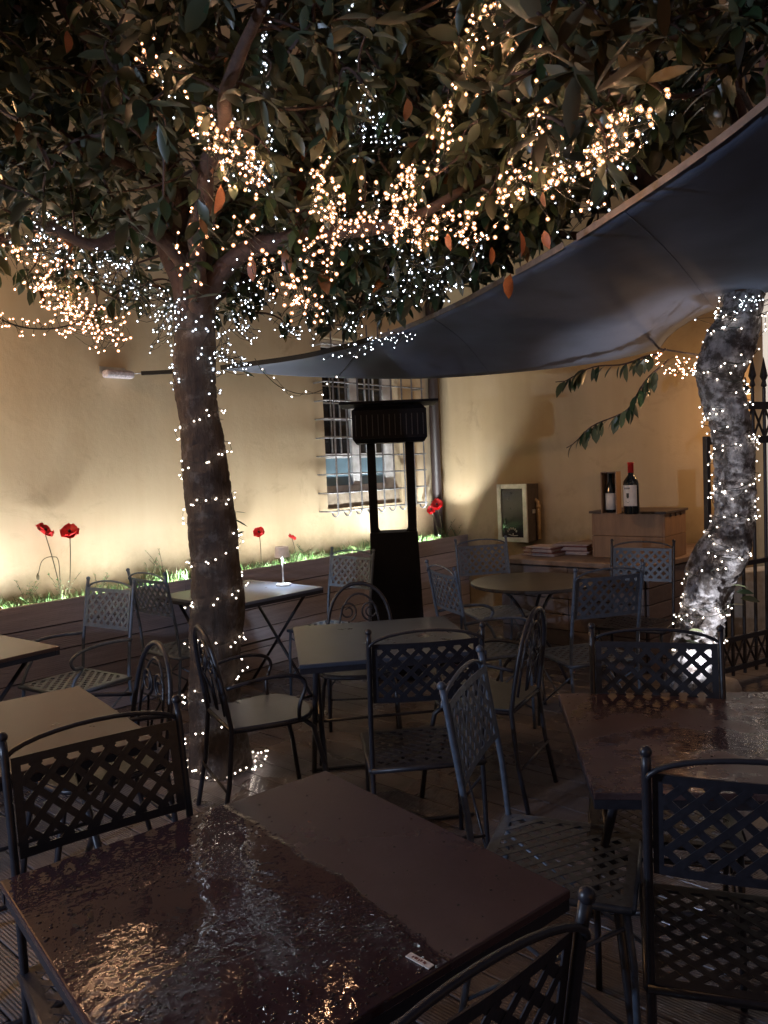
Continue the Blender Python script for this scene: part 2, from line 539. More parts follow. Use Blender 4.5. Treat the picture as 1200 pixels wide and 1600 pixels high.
# ------------------------------------------------------------------ mesh helpers
class MB:
    def __init__(self):
        self.v, self.f = [], []

    def add(self, vs, fs):
        o = len(self.v)
        self.v += [tuple(p) for p in vs]
        self.f += [tuple(i + o for i in q) for q in fs]
        return self

    def box(self, c, s, rot=None):
        """c centre, s full size, rot 3x3 matrix or z-angle"""
        if rot is None:
            rot = Matrix.Identity(3)
        elif not isinstance(rot, Matrix):
            rot = Matrix.Rotation(rot, 3, 'Z')
        c = Vector(c)
        hs = [x / 2 for x in s]
        vs = []
        for sx, sy, sz in ((-1, -1, -1), (1, -1, -1), (1, 1, -1), (-1, 1, -1), (-1, -1, 1), (1, -1, 1), (1, 1, 1), (-1, 1, 1)):
            vs.append(c + rot @ Vector((sx * hs[0], sy * hs[1], sz * hs[2])))
        return self.add(vs, [(0, 3, 2, 1), (4, 5, 6, 7), (0, 1, 5, 4), (1, 2, 6, 5), (2, 3, 7, 6), (3, 0, 4, 7)])

    def tube(self, pts, r, n=8, cap=True, flat=1.0):
        pts = [Vector(p) for p in pts]
        m = len(pts)
        rr = r if isinstance(r, (list, tuple)) else [r] * m
        vs = []
        prev = None
        for i, p in enumerate(pts):
            t = (pts[min(i + 1, m - 1)] - pts[max(i - 1, 0)])
            t = t.normalized() if t.length > 1e-9 else Vector((0, 0, 1))
            if prev is None:
                u = t.cross(Vector((0, 0, 1)))
                if u.length < 0.05:
                    u = t.cross(Vector((1, 0, 0)))
            else:
                u = prev - t * prev.dot(t)
            u.normalize()
            prev = u
            w = t.cross(u)
            for k in range(n):
                an = 2 * math.pi * k / n
                vs.append(p + (u * math.cos(an) + w * math.sin(an) * flat) * rr[i])
        fs = []
        for i in range(m - 1):
            for k in range(n):
                k2 = (k + 1) % n
                fs.append((i * n + k, i * n + k2, (i + 1) * n + k2, (i + 1) * n + k))
        if cap:
            fs.append(tuple(reversed(range(n))))
            fs.append(tuple((m - 1) * n + k for k in range(n)))
        return self.add(vs, fs)

    def lathe(self, prof, c=(0, 0, 0), n=20, sy=1.0):
        c = Vector(c)
        vs, fs = [], []
        for r, z in prof:
            for k in range(n):
                an = 2 * math.pi * k / n
                vs.append(c + Vector((r * math.cos(an), r * math.sin(an) * sy, z)))
        m = len(prof)
        for i in range(m - 1):
            for k in range(n):
                k2 = (k + 1) % n
                fs.append((i * n + k, i * n + k2, (i + 1) * n + k2, (i + 1) * n + k))
        fs.append(tuple(reversed(range(n))))
        fs.append(tuple((m - 1) * n + k for k in range(n)))
        return self.add(vs, fs)

    def ball(self, c, r, n=8, k=5):
        prof = [(max(1e-4, r * math.sin(math.pi * i / k)), -r * math.cos(math.pi * i / k)) for i in range(k + 1)]
        return self.lathe(prof, c, n)

    def octa(self, c, r):
        x, y, z = c
        return self.add([(x + r, y, z), (x - r, y, z), (x, y + r, z), (x, y - r, z), (x, y, z + r), (x, y, z - r)],
                        [(0, 2, 4), (2, 1, 4), (1, 3, 4), (3, 0, 4), (2, 0, 5), (1, 2, 5), (3, 1, 5), (0, 3, 5)])

    def mesh(self, name, mat, smooth=False):
        me = bpy.data.meshes.new(name)
        me.from_pydata(self.v, [], self.f)
        if mat:
            me.materials.append(mat)
        if smooth:
            me.polygons.foreach_set('use_smooth', [True] * len(me.polygons))
        me.update()
        return me

    def obj(self, name, mat, parent=None, smooth=False, bevel=0.0, kind=None, loc=None):
        o = bpy.data.objects.new(name, self.mesh(name, mat, smooth))
        COL.objects.link(o)
        if parent:
            o.parent = parent
        if loc is not None:
            o.location = loc
        if bevel:
            md = o.modifiers.new('bevel', 'BEVEL')
            md.width = bevel
            md.segments = 2
            md.limit_method = 'ANGLE'
        if kind:
            o['kind'] = kind
        return o


def tag(o, label, cat, group=None):
    o['label'] = label
    o['category'] = cat
    if group:
        o['group'] = group
    return o


def thing(name, label, cat, loc=(0, 0, 0), rotz=0.0, group=None):
    o = bpy.data.objects.new(name, None)
    o.empty_display_size = 0.1
    COL.objects.link(o)
    o.location = loc
    o.rotation_euler = (0, 0, rotz)
    return tag(o, label, cat, group)


def kids(o):
    return [c for c in bpy.data.objects if c.parent == o]


def copy_thing(o, loc, rotz, label):
    def rec(src, parent):
        c = src.copy()
        COL.objects.link(c)
        c.parent = parent
        for k in CH.get(src.name, []):
            rec(k, c)
        return c
    CH = {}
    for q in bpy.data.objects:
        if q.parent:
            CH.setdefault(q.parent.name, []).append(q)
    r = rec(o, None)
    r.location = loc
    r.rotation_euler = (0, 0, rotz)
    r['label'] = label
    return r


def look_rot(d, roll=0.0):
    """rotation matrix whose local +Y points along d"""
    d = Vector(d).normalized()
    x = d.cross(Vector((0, 0, 1)))
    if x.length < 1e-3:
        x = Vector((1, 0, 0))
    x.normalize()
    z = x.cross(d)
    m = Matrix((x, d, z)).transposed()
    return m @ Matrix.Rotation(roll, 3, 'Y')


def bez(p0, p1, p2, n=10):
    p0, p1, p2 = Vector(p0), Vector(p1), Vector(p2)
    return [p0 * (1 - t) ** 2 + p1 * 2 * t * (1 - t) + p2 * t * t for t in [i / n for i in range(n + 1)]]


def catmull(pts, per=8):
    pts = [Vector(p) for p in pts]
    P = [pts[0] * 2 - pts[1]] + pts + [pts[-1] * 2 - pts[-2]]
    out = []
    for i in range(1, len(P) - 2):
        for k in range(per):
            t = k / per
            a, b, c, d = P[i - 1], P[i], P[i + 1], P[i + 2]
            out.append(0.5 * ((2 * b) + (c - a) * t + (2 * a - 5 * b + 4 * c - d) * t * t + (3 * b - a - 3 * c + d) * t ** 3))
    out.append(pts[-1])
    return out


# ================================================================== SETTING
g = MB().box((0, 20, -0.30), (160, 160, 0.1)).obj('ground', M['ground'])
g['kind'] = 'structure'

deck = bpy.data.objects.new('deck', None)
COL.objects.link(deck)
deck['kind'] = 'structure'
deck.rotation_euler = (0, 0, TH)          # local x = A, local y = N
pw, gap = 0.138, 0.006
pm = {}
s = -2.6
i = 0
while s < WALLB_S - 0.02:
    # boards run along N, two lengths with staggered butt joints
    cut = 1.35 + (0.9 if i % 2 else 0.0) + random.uniform(-.1, .1)
    for (y0, y1) in ((-5.5, cut - 0.002), (cut + 0.002, PLANT_D + 0.3)):
        L = y1 - y0
        mb = MB().box((0, 0, 0), (L, pw, 0.024))
        o = mb.obj('plank', M['deck'], deck, bevel=0.003)
        o.location = (s + pw / 2, (y0 + y1) / 2, -0.012 + random.uniform(-.001, .001))
        o.rotation_euler = (0, 0, math.pi / 2)
    s += pw + gap
    i += 1
sub = MB().box((2.0, -0.3, -0.12), (10.2, 10.6, 0.12)).obj('subfloor', M['ground'], deck)

# ------------------------------------------------------------------ walls
def wall_with_hole():
    mb = MB()
    # local x = A, y = N ; window hole s 5.05..6.10, z 1.17..2.75
    d0, d1 = WALL_D, WALL_D + 0.35
    x0, x1, hz = -4.0, WALLB_S + 0.35, 7.0
    hx0, hx1, z0, z1 = 5.04, 6.12, 1.18, 2.78
    def bx(a0, a1, b0, b1):
        mb.box(((a0 + a1) / 2, (d0 + d1) / 2, (b0 + b1) / 2), (a1 - a0, d1 - d0, b1 - b0))
    bx(x0, hx0, -0.2, hz)
    bx(hx1, x1, -0.2, hz)
    bx(hx0, hx1, -0.2, z0)
    bx(hx0, hx1, z1, hz)
    return mb


wa = wall_with_hole().obj('courtyard_wall', M['wall'])
wa.rotation_euler = (0, 0, TH)
tag(wa, 'ochre plastered wall behind the planter with poppies', 'wall')
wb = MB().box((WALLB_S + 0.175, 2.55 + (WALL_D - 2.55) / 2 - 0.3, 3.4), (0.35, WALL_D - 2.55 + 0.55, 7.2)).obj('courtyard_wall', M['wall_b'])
wb.rotation_euler = (0, 0, TH)
# keep clear of the other wall's face
wb.data.clear_geometry()
mb = MB()
S_END = (ray(1176, 800) * 1.0)
r = ray(1176, 800)
pend = r * (WALLB_S / r.dot(A))
d_end = pend.dot(N)
mb.box((WALLB_S + 0.175, (d_end + WALL_D - 0.003) / 2, 3.3), (0.35, WALL_D - 0.003 - d_end, 7.0))
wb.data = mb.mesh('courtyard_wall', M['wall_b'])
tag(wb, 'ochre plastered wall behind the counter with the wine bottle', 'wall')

# pale lit building and low wall beyond the gate
pc = Vector((5.6, 8.6, 0))
pb = MB().box((pc.x, pc.y, 2.5), (4.6, 0.3, 6.0), R(-18)).obj('building', M['pale'])
tag(pb, 'pale lit building wall seen through the bars of the gate', 'building')
lw = MB().box((3.35, 6.35, 0.15), (1.2, 0.18, 0.9), R(20)).obj('low_wall', M['pale'], bevel=0.01)
tag(lw, 'low pale kerb wall behind the foot of the gate', 'low wall')
# taller building over the courtyard, behind the foliage
mv = MB().box((2.2, 13.0, 4.5), (9, 0.4, 11), R(-8)).obj('building', M['mauve'])
tag(mv, 'dim mauve building rising behind the tree foliage', 'building')

# planter -----------------------------------------------------------
pl = thing('planter', 'long raised planter of grey boards along the ochre wall', 'planter', (0, 0, 0), TH)
PH = 0.80
nb = 5
bh = PH / nb
segs = [-4.0, -1.6, 0.8, 3.2, 5.1, WALLB_S - 0.004]
for k in range(nb):
    for j in range(len(segs) - 1):
        x0, x1 = segs[j] + 0.002, segs[j + 1] - 0.002
        mb = MB().box((0, 0, 0), (x1 - x0, 0.022, bh - 0.008))
        o = mb.obj('board', M['planter'], pl, bevel=0.003)
        o.location = ((x0 + x1) / 2, PLANT_D + 0.011 + random.uniform(0, .0015), bh * (k + 0.5))
MB().box(((segs[0] + segs[-1]) / 2, PLANT_D + 0.035, PH / 2 - 0.01), (segs[-1] - segs[0], 0.02, PH - 0.02)).obj('backing', M['ground'], pl)
MB().box(((segs[0] + segs[-1]) / 2, (PLANT_D + 0.046 + WALL_D) / 2, PH / 2 - 0.04), (segs[-1] - segs[0], WALL_D - PLANT_D - 0.050, PH - 0.08)).obj('soil', M['soil'], pl)

# ------------------------------------------------------------------ window & grille
win = thing('window', 'white framed window with blue lower panes behind an iron cage', 'window', (0, 0, 0), TH)
wx0, wx1, wz0, wz1 = 5.04, 6.12, 1.18, 2.78
D = WALL_D + 0.10
def fb(name, x0, x1, z0, z1, y0, y1, mat, par=win, bev=0.004):
    o = MB().box((0, 0, 0), (x1 - x0, y1 - y0, z1 - z0)).obj(name, mat, par, bevel=bev)
    o.location = ((x0 + x1) / 2, (y0 + y1) / 2, (z0 + z1) / 2)
    return o
fb('sill', wx0 + .002, wx1 - .002, wz0 + .002, 1.33, WALL_D + 0.03, WALL_D + 0.30, M['stone'])
fb('frame', wx0 + .002, wx0 + 0.075, 1.332, wz1 - .002, D, D + .07, M['white_frame'])
fb('frame', wx1 - 0.13, wx1 - .002, 1.332, wz1 - .002, D, D + .07, M['white_frame'])
fb('frame', wx0 + .077, wx1 - .132, wz1 - .075, wz1 - .002, D, D + .07, M['white_frame'])
fb('frame', wx0 + .077, wx1 - .132, 1.332, 1.39, D, D + .07, M['white_frame'])
mid = (wx0 + wx1) / 2 - 0.03
fb('mullion', mid - 0.055, mid + 0.055, 1.392, wz1 - .077, D - .01, D + .06, M['white_frame'])
fb('transom', wx0 + .077, mid - .057, 1.655, 1.70, D + .01, D + .05, M['white_frame'])
fb('transom', mid + .057, wx1 - .132, 1.655, 1.70, D + .01, D + .05, M['white_frame'])
fb('pane', wx0 + .078, mid - .058, 1.393, 1.653, D + .02, D + .026, M['blue_blind'], bev=0)
fb('pane', mid + .058, wx1 - .133, 1.393, 1.653, D + .02, D + .026, M['blue_blind'], bev=0)
fb('pane', wx0 + .078, mid - .058, 1.702, wz1 - .078, D + .02, D + .026, M['blackglass'], bev=0)
fb('pane', mid + .058, wx1 - .133, 1.702, wz1 - .078, D + .02, D + .026, M['blackglass'], bev=0)
for (xa, xb) in ((wx0 + .08, mid - .06), (mid + .06, wx1 - .135)):
    for t in (0.33, 0.66):
        fb('glazing_bar', xa + (xb - xa) * t - .008, xa + (xb - xa) * t + .008, 1.703, wz1 - .079, D + .004, D + .017, M['white_frame'] if xa > mid else M['steel'], bev=0)
    for zz in (1.86, 2.02, 2.18, 2.34, 2.50):
        fb('glazing_bar', xa, xb, zz - .007, zz + .007, D - .004, D + .003, M['steel'], bev=0)

gr = thing('window_grille', 'galvanised iron basket grille bulging over the window', 'window grille', (0, 0, 0), TH)
gx0, gx1 = 4.93, 6.36
gz = [1.17, 1.33, 1.50, 1.67, 1.84, 2.01, 2.18, 2.35, 2.52, 2.68]
GD = WALL_D - 0.16
for z in gz:
    zz = z + random.uniform(-.006, .006)
    pts = [(gx0, WALL_D - .003, zz), (gx0, GD + .02, zz), (gx0 + .02, GD, zz), (gx1 - .02, GD, zz), (gx1, GD + .02, zz), (gx1, WALL_D - .003, zz)]
    MB().tube(pts, 0.0085, 6).obj('bar', M['steel'], gr, smooth=True)
nvb = 9
for k in range(nvb):
    x = gx0 + 0.07 + (gx1 - gx0 - 0.14) * k / (nvb - 1)
    pts = [(x, GD - .017, 2.9), (x, GD - .017, 1.16)]
    for a in range(1, 7):                       # hooked foot
        an = math.pi * a / 6
        pts.append((x, GD - .017 + 0.04 * (1 - math.cos(an)), 1.16 - 0.045 * math.sin(an)))
    MB().tube(pts, 0.0085, 6).obj('bar', M['steel'], gr, smooth=True)

# downpipe in the corner
dp = thing('downpipe', 'brown downpipe in the corner of the two ochre walls', 'downpipe', W(6.62, WALL_D - 0.075, 0), TH)
MB().tube([(0, 0, 0.75), (0, 0, 6.5)], 0.052, 18).obj('pipe', M['pipe'], dp, smooth=True)
for z in (1.15, 2.6, 4.2):
    MB().tube([(0, 0, z - .015), (0, 0, z + .015)], 0.058, 18).obj('clamp', M['pipe'], dp, smooth=True)
    MB().box((0, 0.066, z), (0.03, 0.014, 0.025)).obj('bracket', M['pipe'], dp)

# ------------------------------------------------------------------ counter on wall B
CS = 6.12                                     # front plane (along A)
CT = 0.78
ct = thing('counter', 'low built-in counter of dark boards below the wine crate', 'counter', (0, 0, 0), TH)
# plan outline in (s,d): long front, then chamfered corner towards the gate
pA = on_b(770, 850, CS).dot(N)
p1 = at_z(1008, 884, CT)
p2 = at_z(1082, 868, CT)
s1, d1 = p1.dot(A), p1.dot(N)
s2, d2 = p2.dot(A), p2.dot(N)
CS = s1
DL = on_b(779, 862, CS).dot(N)
outline = [(CS, DL), (s1, d1), (s2, d2), (WALLB_S - .003, d2 - 0.02), (WALLB_S - .003, DL)]
def slab(mb, out, z0, z1, grow=0.0):
    vs = [(x - grow, y - grow * (0 if i in (0, 4) else 1), z) for z in (z0, z1) for i, (x, y) in enumerate(out)]
    n = len(out)
    fs = [tuple(range(n)), tuple(reversed(range(n, 2 * n)))]
    for i in range(n):
        j = (i + 1) % n
        fs.append((i, i + n, j + n, j))
    mb.add(vs, fs)
m_ = MB()
out2 = [(min(x, WALLB_S - .004), y) for x, y in outline]
slab(m_, out2, CT - 0.04, CT)
m_.obj('counter_top', M['ctop'], ct, bevel=0.006)
ins = [(outline[0][0] + .045, outline[0][1]), (outline[1][0] + .045, outline[1][1] + .02), (outline[2][0] + .02, outline[2][1] + .045), (outline[3][0], outline[3][1] + .045), outline[4]]
m_ = MB()
slab(m_, ins, 0.0, CT - 0.042)
m_.obj('core', M['ground'], ct)
def boards_between(q0, q1, parent, mat, nrow=6, nseg=1, out=0.012):
    q0, q1 = Vector((*q0, 0)), Vector((*q1, 0))
    L = (q1 - q0).length
    dr = (q1 - q0).normalized()
    ang = math.atan2(dr.y, dr.x)
    nr = Vector((dr.y, -dr.x, 0))
    h = (CT - 0.05) / nrow
    for r_ in range(nrow):
        for k in range(nseg):
            L1 = L / nseg
            c = q0 + dr * (L1 * (k + .5)) + nr * out
            o = MB().box((0, 0, 0), (L1 - .004, .02, h - .008)).obj('board', mat, parent, bevel=.003)
            o.location = (c.x, c.y, h * (r_ + .5))
            o.rotation_euler = (0, 0, ang)
boards_between(ins[0], ins[1], ct, M['counter'], nseg=2, out=-0.0) if False else None
boards_between(ins[1], ins[0], ct, M['counter'], nseg=2, out=-0.013)
boards_between(ins[2], ins[1], ct, M['counter'], nseg=1, out=-0.013)
boards_between(ins[3], ins[2], ct, M['counter'], nseg=1, out=-0.013)

# wooden crate, case, bottle, menus
def fr_b(u, v, s):
    p = on_b(u, v, s)
    return p.dot(A), p.dot(N)
cA = at_z(925, 866, CT)
cB = at_z(1040, 876, CT)
cs_, cd0, cd1 = cB.dot(A) + 0.0, cB.dot(N), cA.dot(N)
cd1 = on_b(925, 840, cs_).dot(N)
ch_ = on_b(985, 803, cs_).z - CT
CRD = min(0.42, WALLB_S - .01 - cs_)
crate = thing('wooden_crate', 'weathered wooden crate with overhanging dark lid on the counter', 'crate', W(cs_ + CRD / 2, (cd0 + cd1) / 2, CT + .001), TH)
cl = cd1 - cd0
for sx in (-1, 1):
    for k in range(2):
        MB().box((sx * (CRD / 2 - .01), 0, (k + .5) * ch_ / 2), (.018, cl - .04, ch_ / 2 - .003)).obj('side_board', M['crate'], crate, bevel=.002)
for sy in (-1, 1):
    for k in range(2):
        MB().box((0, sy * (cl / 2 - .01), (k + .5) * ch_ / 2), (CRD - .002, .018, ch_ / 2 - .003)).obj('end_board', M['crate'], crate, bevel=.002)
MB().box((0, 0, ch_ + .010), (CRD + .03, cl + .03, .018)).obj('lid', M['crate_top'], crate, bevel=.003)
for k in range(3):
    MB().ball((-0.10 + .1 * k, -(cl / 2 + .001), ch_ - .018), .012).obj('bolt', M['crate_top'], crate)
LIDZ = CT + ch_ + .021
# bottle
bpos = at_z(987, 803, LIDZ)
bt = thing('wine_bottle', 'large dark wine bottle with red capsule standing on the crate', 'bottle', bpos, 0)
bhh = 0.0
sc_b = (803 - 722) / F * bpos.y
H = sc_b
rb = 0.5 * 24 / F * bpos.y
MB().lathe([(rb * .9, 0), (rb, .01), (rb, H * .58), (rb * .93, H * .64), (rb * .6, H * .71), (rb * .36, H * .76), (rb * .33, H * .93), (rb * .36, H * .94)], n=24).obj('glass_body', M['glassy'], bt, smooth=True)
MB().lathe([(rb * .38, H * .80), (rb * .37, H * .97), (rb * .42, H * .972), (rb * .42, H * .998), (rb * .38, H)], n=20).obj('capsule', M['red_cap'], bt, smooth=True)
lab = MB()
ncx = 14
vs = []
ca = math.atan2(-bpos.y, -bpos.x)
for k in range(ncx + 1):
    an = ca - 1.25 + 2.0 * k / ncx
    for z in (H * .16, H * .56):
        vs.append((rb * 1.02 * math.cos(an), rb * 1.02 * math.sin(an), z))
lab.add(vs, [(2 * k, 2 * k + 2, 2 * k + 3, 2 * k + 1) for k in range(ncx)])
lo = lab.obj('label', M['paper'], bt, smooth=True)
em = MB()
for (a0, a1, z0, z1) in ((-.62, -.28, .33, .41), (-.57, -.33, .31, .33), (-.95, -.86, .485, .515), (-.80, -.72, .485, .515), (-.66, -.58, .485, .515), (-.52, -.44, .485, .515), (-.38, -.28, .485, .515), (-.22, -.14, .485, .515), (-.7, -.2, .25, .258), (-.6, -.3, .225, .232)):
    q = [(a0, z0), (a1, z0), (a1, z1), (a0, z1)]
    em.add([(rb * 1.035 * math.cos(ca + a), rb * 1.035 * math.sin(ca + a), H * z) for a, z in q], [(0, 1, 2, 3)])
em.obj('print', M['ink'], lo)
# wooden bottle case
kp = at_z(957, 803, LIDZ)
hk = (803 - 737) / F * kp.y
cz = thing('bottle_case', 'open upright wooden case holding a small bottle beside the wine bottle', 'case', kp + Vector((.0, .03, 0)), R(-35))
w_, d_ = .115, .105
MB().box((0, d_ / 2, hk / 2), (w_, .008, hk)).obj('back_panel', M['crate'], cz)
MB().box((-w_ / 2 + .004, 0, hk / 2), (.008, d_ - .01, hk)).obj('side_panel', M['crate'], cz)
MB().box((w_ / 2 - .004, 0, hk / 2), (.008, d_ - .01, hk)).obj('side_panel', M['crate'], cz)
MB().box((0, -.002, .004), (w_ - .018, d_ - .01, .008)).obj('base_panel', M['crate'], cz)
MB().box((0, -.002, hk - .004), (w_ - .018, d_ - .01, .008)).obj('top_panel', M['crate'], cz)
b2 = thing('wine_bottle', 'slim dark bottle with white label standing inside the wooden case', 'bottle', kp + Vector((.0, .03, .009)), 0)
hb = hk * .93
MB().lathe([(.034, 0), (.036, .01), (.036, hb * .6), (.014, hb * .78), (.013, hb)], n=18).obj('glass_body', M['glassy'], b2, smooth=True)
MB().lathe([(.037, hb * .08), (.037, hb * .5)], n=18).obj('label', M['paper'], b2, smooth=True)
# stack of menus
mp_ = at_z(868, 868, CT)
for grp, (uu, vv, n_, cat_) in enumerate(((845, 868, 7, 'left'), (893, 866, 7, 'right'))):
    pz = at_z(uu, vv, CT)
    st = thing('menu_stack', 'untidy pile of folded menus on the counter ' + ('below the glazed box' if grp == 0 else 'touching the wooden crate'), 'menus', pz + A * .06, TH + math.pi / 2 + (.1 if grp else -.1))
    z = .002
    for k in range(n_):
        t_ = .008 + random.random() * .006
        o = MB().box((0, 0, 0), (.30 - .02 * k * random.random(), .2, t_ - .0015)).obj('menu', M['menu_red'] if k in (2, 5) else M['menu'], st, bevel=.001)
        o.location = (random.uniform(-.02, .02), random.uniform(-.015, .015), z + t_ / 2)
        o.rotation_euler = (0, 0, random.uniform(-.15, .15))
        z += t_

# glazed box on wall B with the pipe
e0 = on_b(776, 757, WALLB_S - 0.24)
e1 = on_b(822, 757, WALLB_S - 0.24)
e2 = on_b(778, 846, WALLB_S - 0.24)
bw = e0.dot(N) - e1.dot(N)
bz0, bz1 = e2.z, e0.z
bx_ = thing('display_box', 'wall mounted metal framed box with black glass front above the menus', 'box', W(WALLB_S - 0.122, (e0.dot(N) + e1.dot(N)) / 2, bz0), TH)
bhg = bz1 - bz0
MB().box((.01, 0, bhg / 2), (.22, bw - .01, bhg - .01)).obj('body', M['box_side'], bx_, bevel=.003)
fwid = .045
for (yy, zz, sy, sz) in ((-(bw - fwid) / 2, bhg / 2, fwid, bhg), ((bw - fwid) / 2, bhg / 2, fwid, bhg)):
    MB().box((-.112, yy, zz), (.02, sy, sz)).obj('frame', M['alu'], bx_, bevel=.002)
for zz in (fwid / 2, bhg - fwid / 2):
    MB().box((-.112, 0, zz), (.018, bw - 2 * fwid - .002, fwid)).obj('frame', M['alu'], bx_, bevel=.002)
pn = MB().box((-.106, 0, bhg / 2), (.008, bw - 2 * fwid - .002, bhg - 2 * fwid - .002)).obj('glass_panel', M['blackglass'], bx_)
ck = MB()
for k in range(6):
    an = R(155 - 26 * k)
    cy_, cz_ = .045 * 1.2 * math.cos(an), .085 + .05 * math.sin(an)
    ck.box((-.1115, -cy_ + .01, cz_), (.001, .014, .020), Matrix.Rotation(0.2 * k - .5, 3, 'X'))
ck.box((-.1115, -.0, .075), (.001, .012, .02))
ck.tube([(-.112, .05, .075), (-.112, .02, .066), (-.112, -.02, .062), (-.112, -.055, .066)], .004, 6)
ck.obj('chalk_marks', M['chalk'], pn)
MB().box((-.0, -bw / 2 - .006, bhg * .52), (.05, .012, .04)).obj('latch', M['alu'], bx_, bevel=.003)
pp = on_b(841, 800, WALLB_S - 0.06)
dpn = pp.dot(N)
pz_top = on_b(836, 782, WALLB_S - .06).z
pb2 = thing('gas_pipe', 'ochre painted pipe with a bend running down beside the glazed box', 'pipe', W(WALLB_S - .06, dpn, 0), TH)
MB().tube([(0, .09, pz_top), (0, .03, pz_top + .005), (0, .006, pz_top - .01), (0, 0, pz_top - .04), (0, 0, CT)], .022, 12).obj('pipe', M['pipe_b'], pb2, smooth=True)
MB().tube([(0, 0, pz_top - .075), (0, 0, pz_top - .04)], .027, 12).obj('collar', M['pipe_b'], pb2, smooth=True)

# ------------------------------------------------------------------ gate
gp = Vector((2.10, 5.0, 0))
gdir = Vector((.866, .5, 0))
gt = thing('iron_gate', 'black wrought iron gate with spear tops right of the lit tree', 'gate', gp, math.atan2(gdir.y, gdir.x))
GH = 1.98
MB().box((0, 0, .83), (.034, .034, 1.66)).obj('post', M['gate_iron'], gt, bevel=.003)
for z in (.10, .30, .80, 1.63, 1.86):
    MB().box((1.15, 0, z), (2.24, .03, .05 if z > 1 else .035)).obj('rail', M['gate_iron'], gt, bevel=.003)
for k in range(17):
    x = .11 + k * .125
    o = MB().tube([(x, 0, .05), (x, 0, 1.98)], .0115, 8)
    o.lathe([(.006, 1.98), (.02, 1.995), (.012, 2.03), (.026, 2.06), (.001, 2.19)], (x, 0, 0), 8)
    o.obj('picket', M['gate_iron'], gt)
    for sgn in (-1, 1):
        MB().tube([(x + .0625 - sgn * .05, -.0, 1.66), (x + .0625 + sgn * .05, .0, 1.835)], .008, 6).obj('cross_bar', M['gate_iron'], gt)
        MB().tube([(x + .0625 - sgn * .05, -.0, .12), (x + .0625 + sgn * .05, .0, .285)], .008, 6).obj('cross_bar', M['gate_iron'], gt)
sb = MB()
sb.lathe([(.10, 0), (.12, .03), (.12, .12), (.10, .16), (.05, .175)], n=16, sy=.7)
st_ = sb.obj('stone', M['stone'], smooth=True)
st_.location = (2.02, 4.66, .0)
tag(st_, 'rounded beige stone on the deck at the foot of the gate', 'stone')

# ================================================================== LIGHT FITTINGS
def spot_light(name, parent, loc, target, energy, color, angle, blend=0.8, radius=0.03):
    l = bpy.data.lights.new(name, 'SPOT')
    l.energy = energy
    l.color = color
    l.spot_size = angle
    l.spot_blend = blend
    l.shadow_soft_size = radius
    o = bpy.data.objects.new(name, l)
    COL.objects.link(o)
    loc, target = Vector(loc), Vector(target)
    q = (target - loc).to_track_quat('-Z', 'Y')
    if parent:
        o.parent = parent
        pm_ = Matrix.Translation(parent.location) @ Matrix.Rotation(parent.rotation_euler.z, 4, 'Z')
        o.matrix_parent_inverse = pm_.inverted()
    o.location = loc
    o.rotation_euler = q.to_euler()
    return o


def us(u, v):
    return on_a(u, v, PLANT_D + .08).dot(A)


UP = [(-0.1, 7, 'hidden far left end of the planter'), (us(25, 935), 7, 'by the far left edge'), (us(205, 905), 4, 'behind the leftmost pair of chairs'), (us(290, 890), 8, 'behind the tree trunk'), (us(600, 850), 16, 'under the barred window'), (6.34, 26, 'in the corner by the downpipe')]
for i, (s, e, w_) in enumerate(UP):
    p = W(s, PLANT_D + .075, PH - .08)
    t = thing('ground_spotlight', 'small spotlight in the planter grass ' + w_, 'spotlight', p, TH, 'spotlights sunk in the planter')
    MB().tube([(0, 0, 0), (0, .01, .05)], .032, 14).obj('housing', M['fixture'], t, smooth=True)
    MB().tube([(0, .01, .051), (0, .0105, .053)], .026, 14).obj('lens', M['lens'], t)
    spot_light('spot_bulb', t, p + Vector((0, 0, .07)), W(s, WALL_D + .02, PH + 1.0) if i < 5 else W(WALLB_S - .05, WALL_D - .25, PH + 1.6), e * 1.0, (.93, .97, 1.0), R(150) if i < 5 else R(84), 1.0 if i < 5 else .5, .02)
for i, (sa, sb_, pw_) in enumerate(((-1.2, 0.75, 11), (0.85, 2.1, 11.5), (2.2, 3.9, 14), (4.0, 5.15, 11.5), (5.25, 6.3, 14))):  # unseen strips, assumed from the glow along the planter line
    cpos = W((sa + sb_) / 2, PLANT_D + .06, PH - .055)
    t = thing('light_strip', 'led strip laid in the planter grass, ' + ('off the left edge', 'below the left pair of poppies', 'behind the armchair and the trunk', 'behind the table lamp', 'under the window grille')[i], 'light strip', cpos, TH, 'led strips along the planter')
    MB().box((0, 0, -.01), (sb_ - sa, .022, .014)).obj('profile', M['fixture'], t)
    MB().box((0, 0, -.0015), (sb_ - sa - .01, .014, .003)).obj('diffuser', M['lens'], t)
    l = bpy.data.lights.new('strip_light', 'AREA')
    l.shape = 'RECTANGLE'
    l.size = sb_ - sa
    l.size_y = .02
    l.energy = pw_
    l.color = (1.0, .97, .88)
    o = bpy.data.objects.new('strip_light', l)
    COL.objects.link(o)
    o.parent = t
    o.location = (0, 0, .004)
    o.rotation_euler = (math.pi - R(22), 0, 0)
# corner spot washing wall B
p = W(6.42, PLANT_D - .30, 0.02)

# tree uplight behind the chair
tp = Vector((1.62, 4.02, 0.0))
t = thing('ground_spotlight', 'spotlight on the deck aimed up the pale tree trunk', 'spotlight', tp, 0)
MB().tube([(0, 0, 0), (0, .02, .09)], .045, 16).obj('housing', M['fixture'], t, smooth=True)
MB().tube([(0, .02, .091), (0, .0205, .094)], .038, 16).obj('lens', M['lens'], t)
spot_light('spot_bulb', t, tp + Vector((0.02, .02, .12)), (1.80, 4.4, .8), 55, (.98, .97, 1.0), R(54), .7, .03)

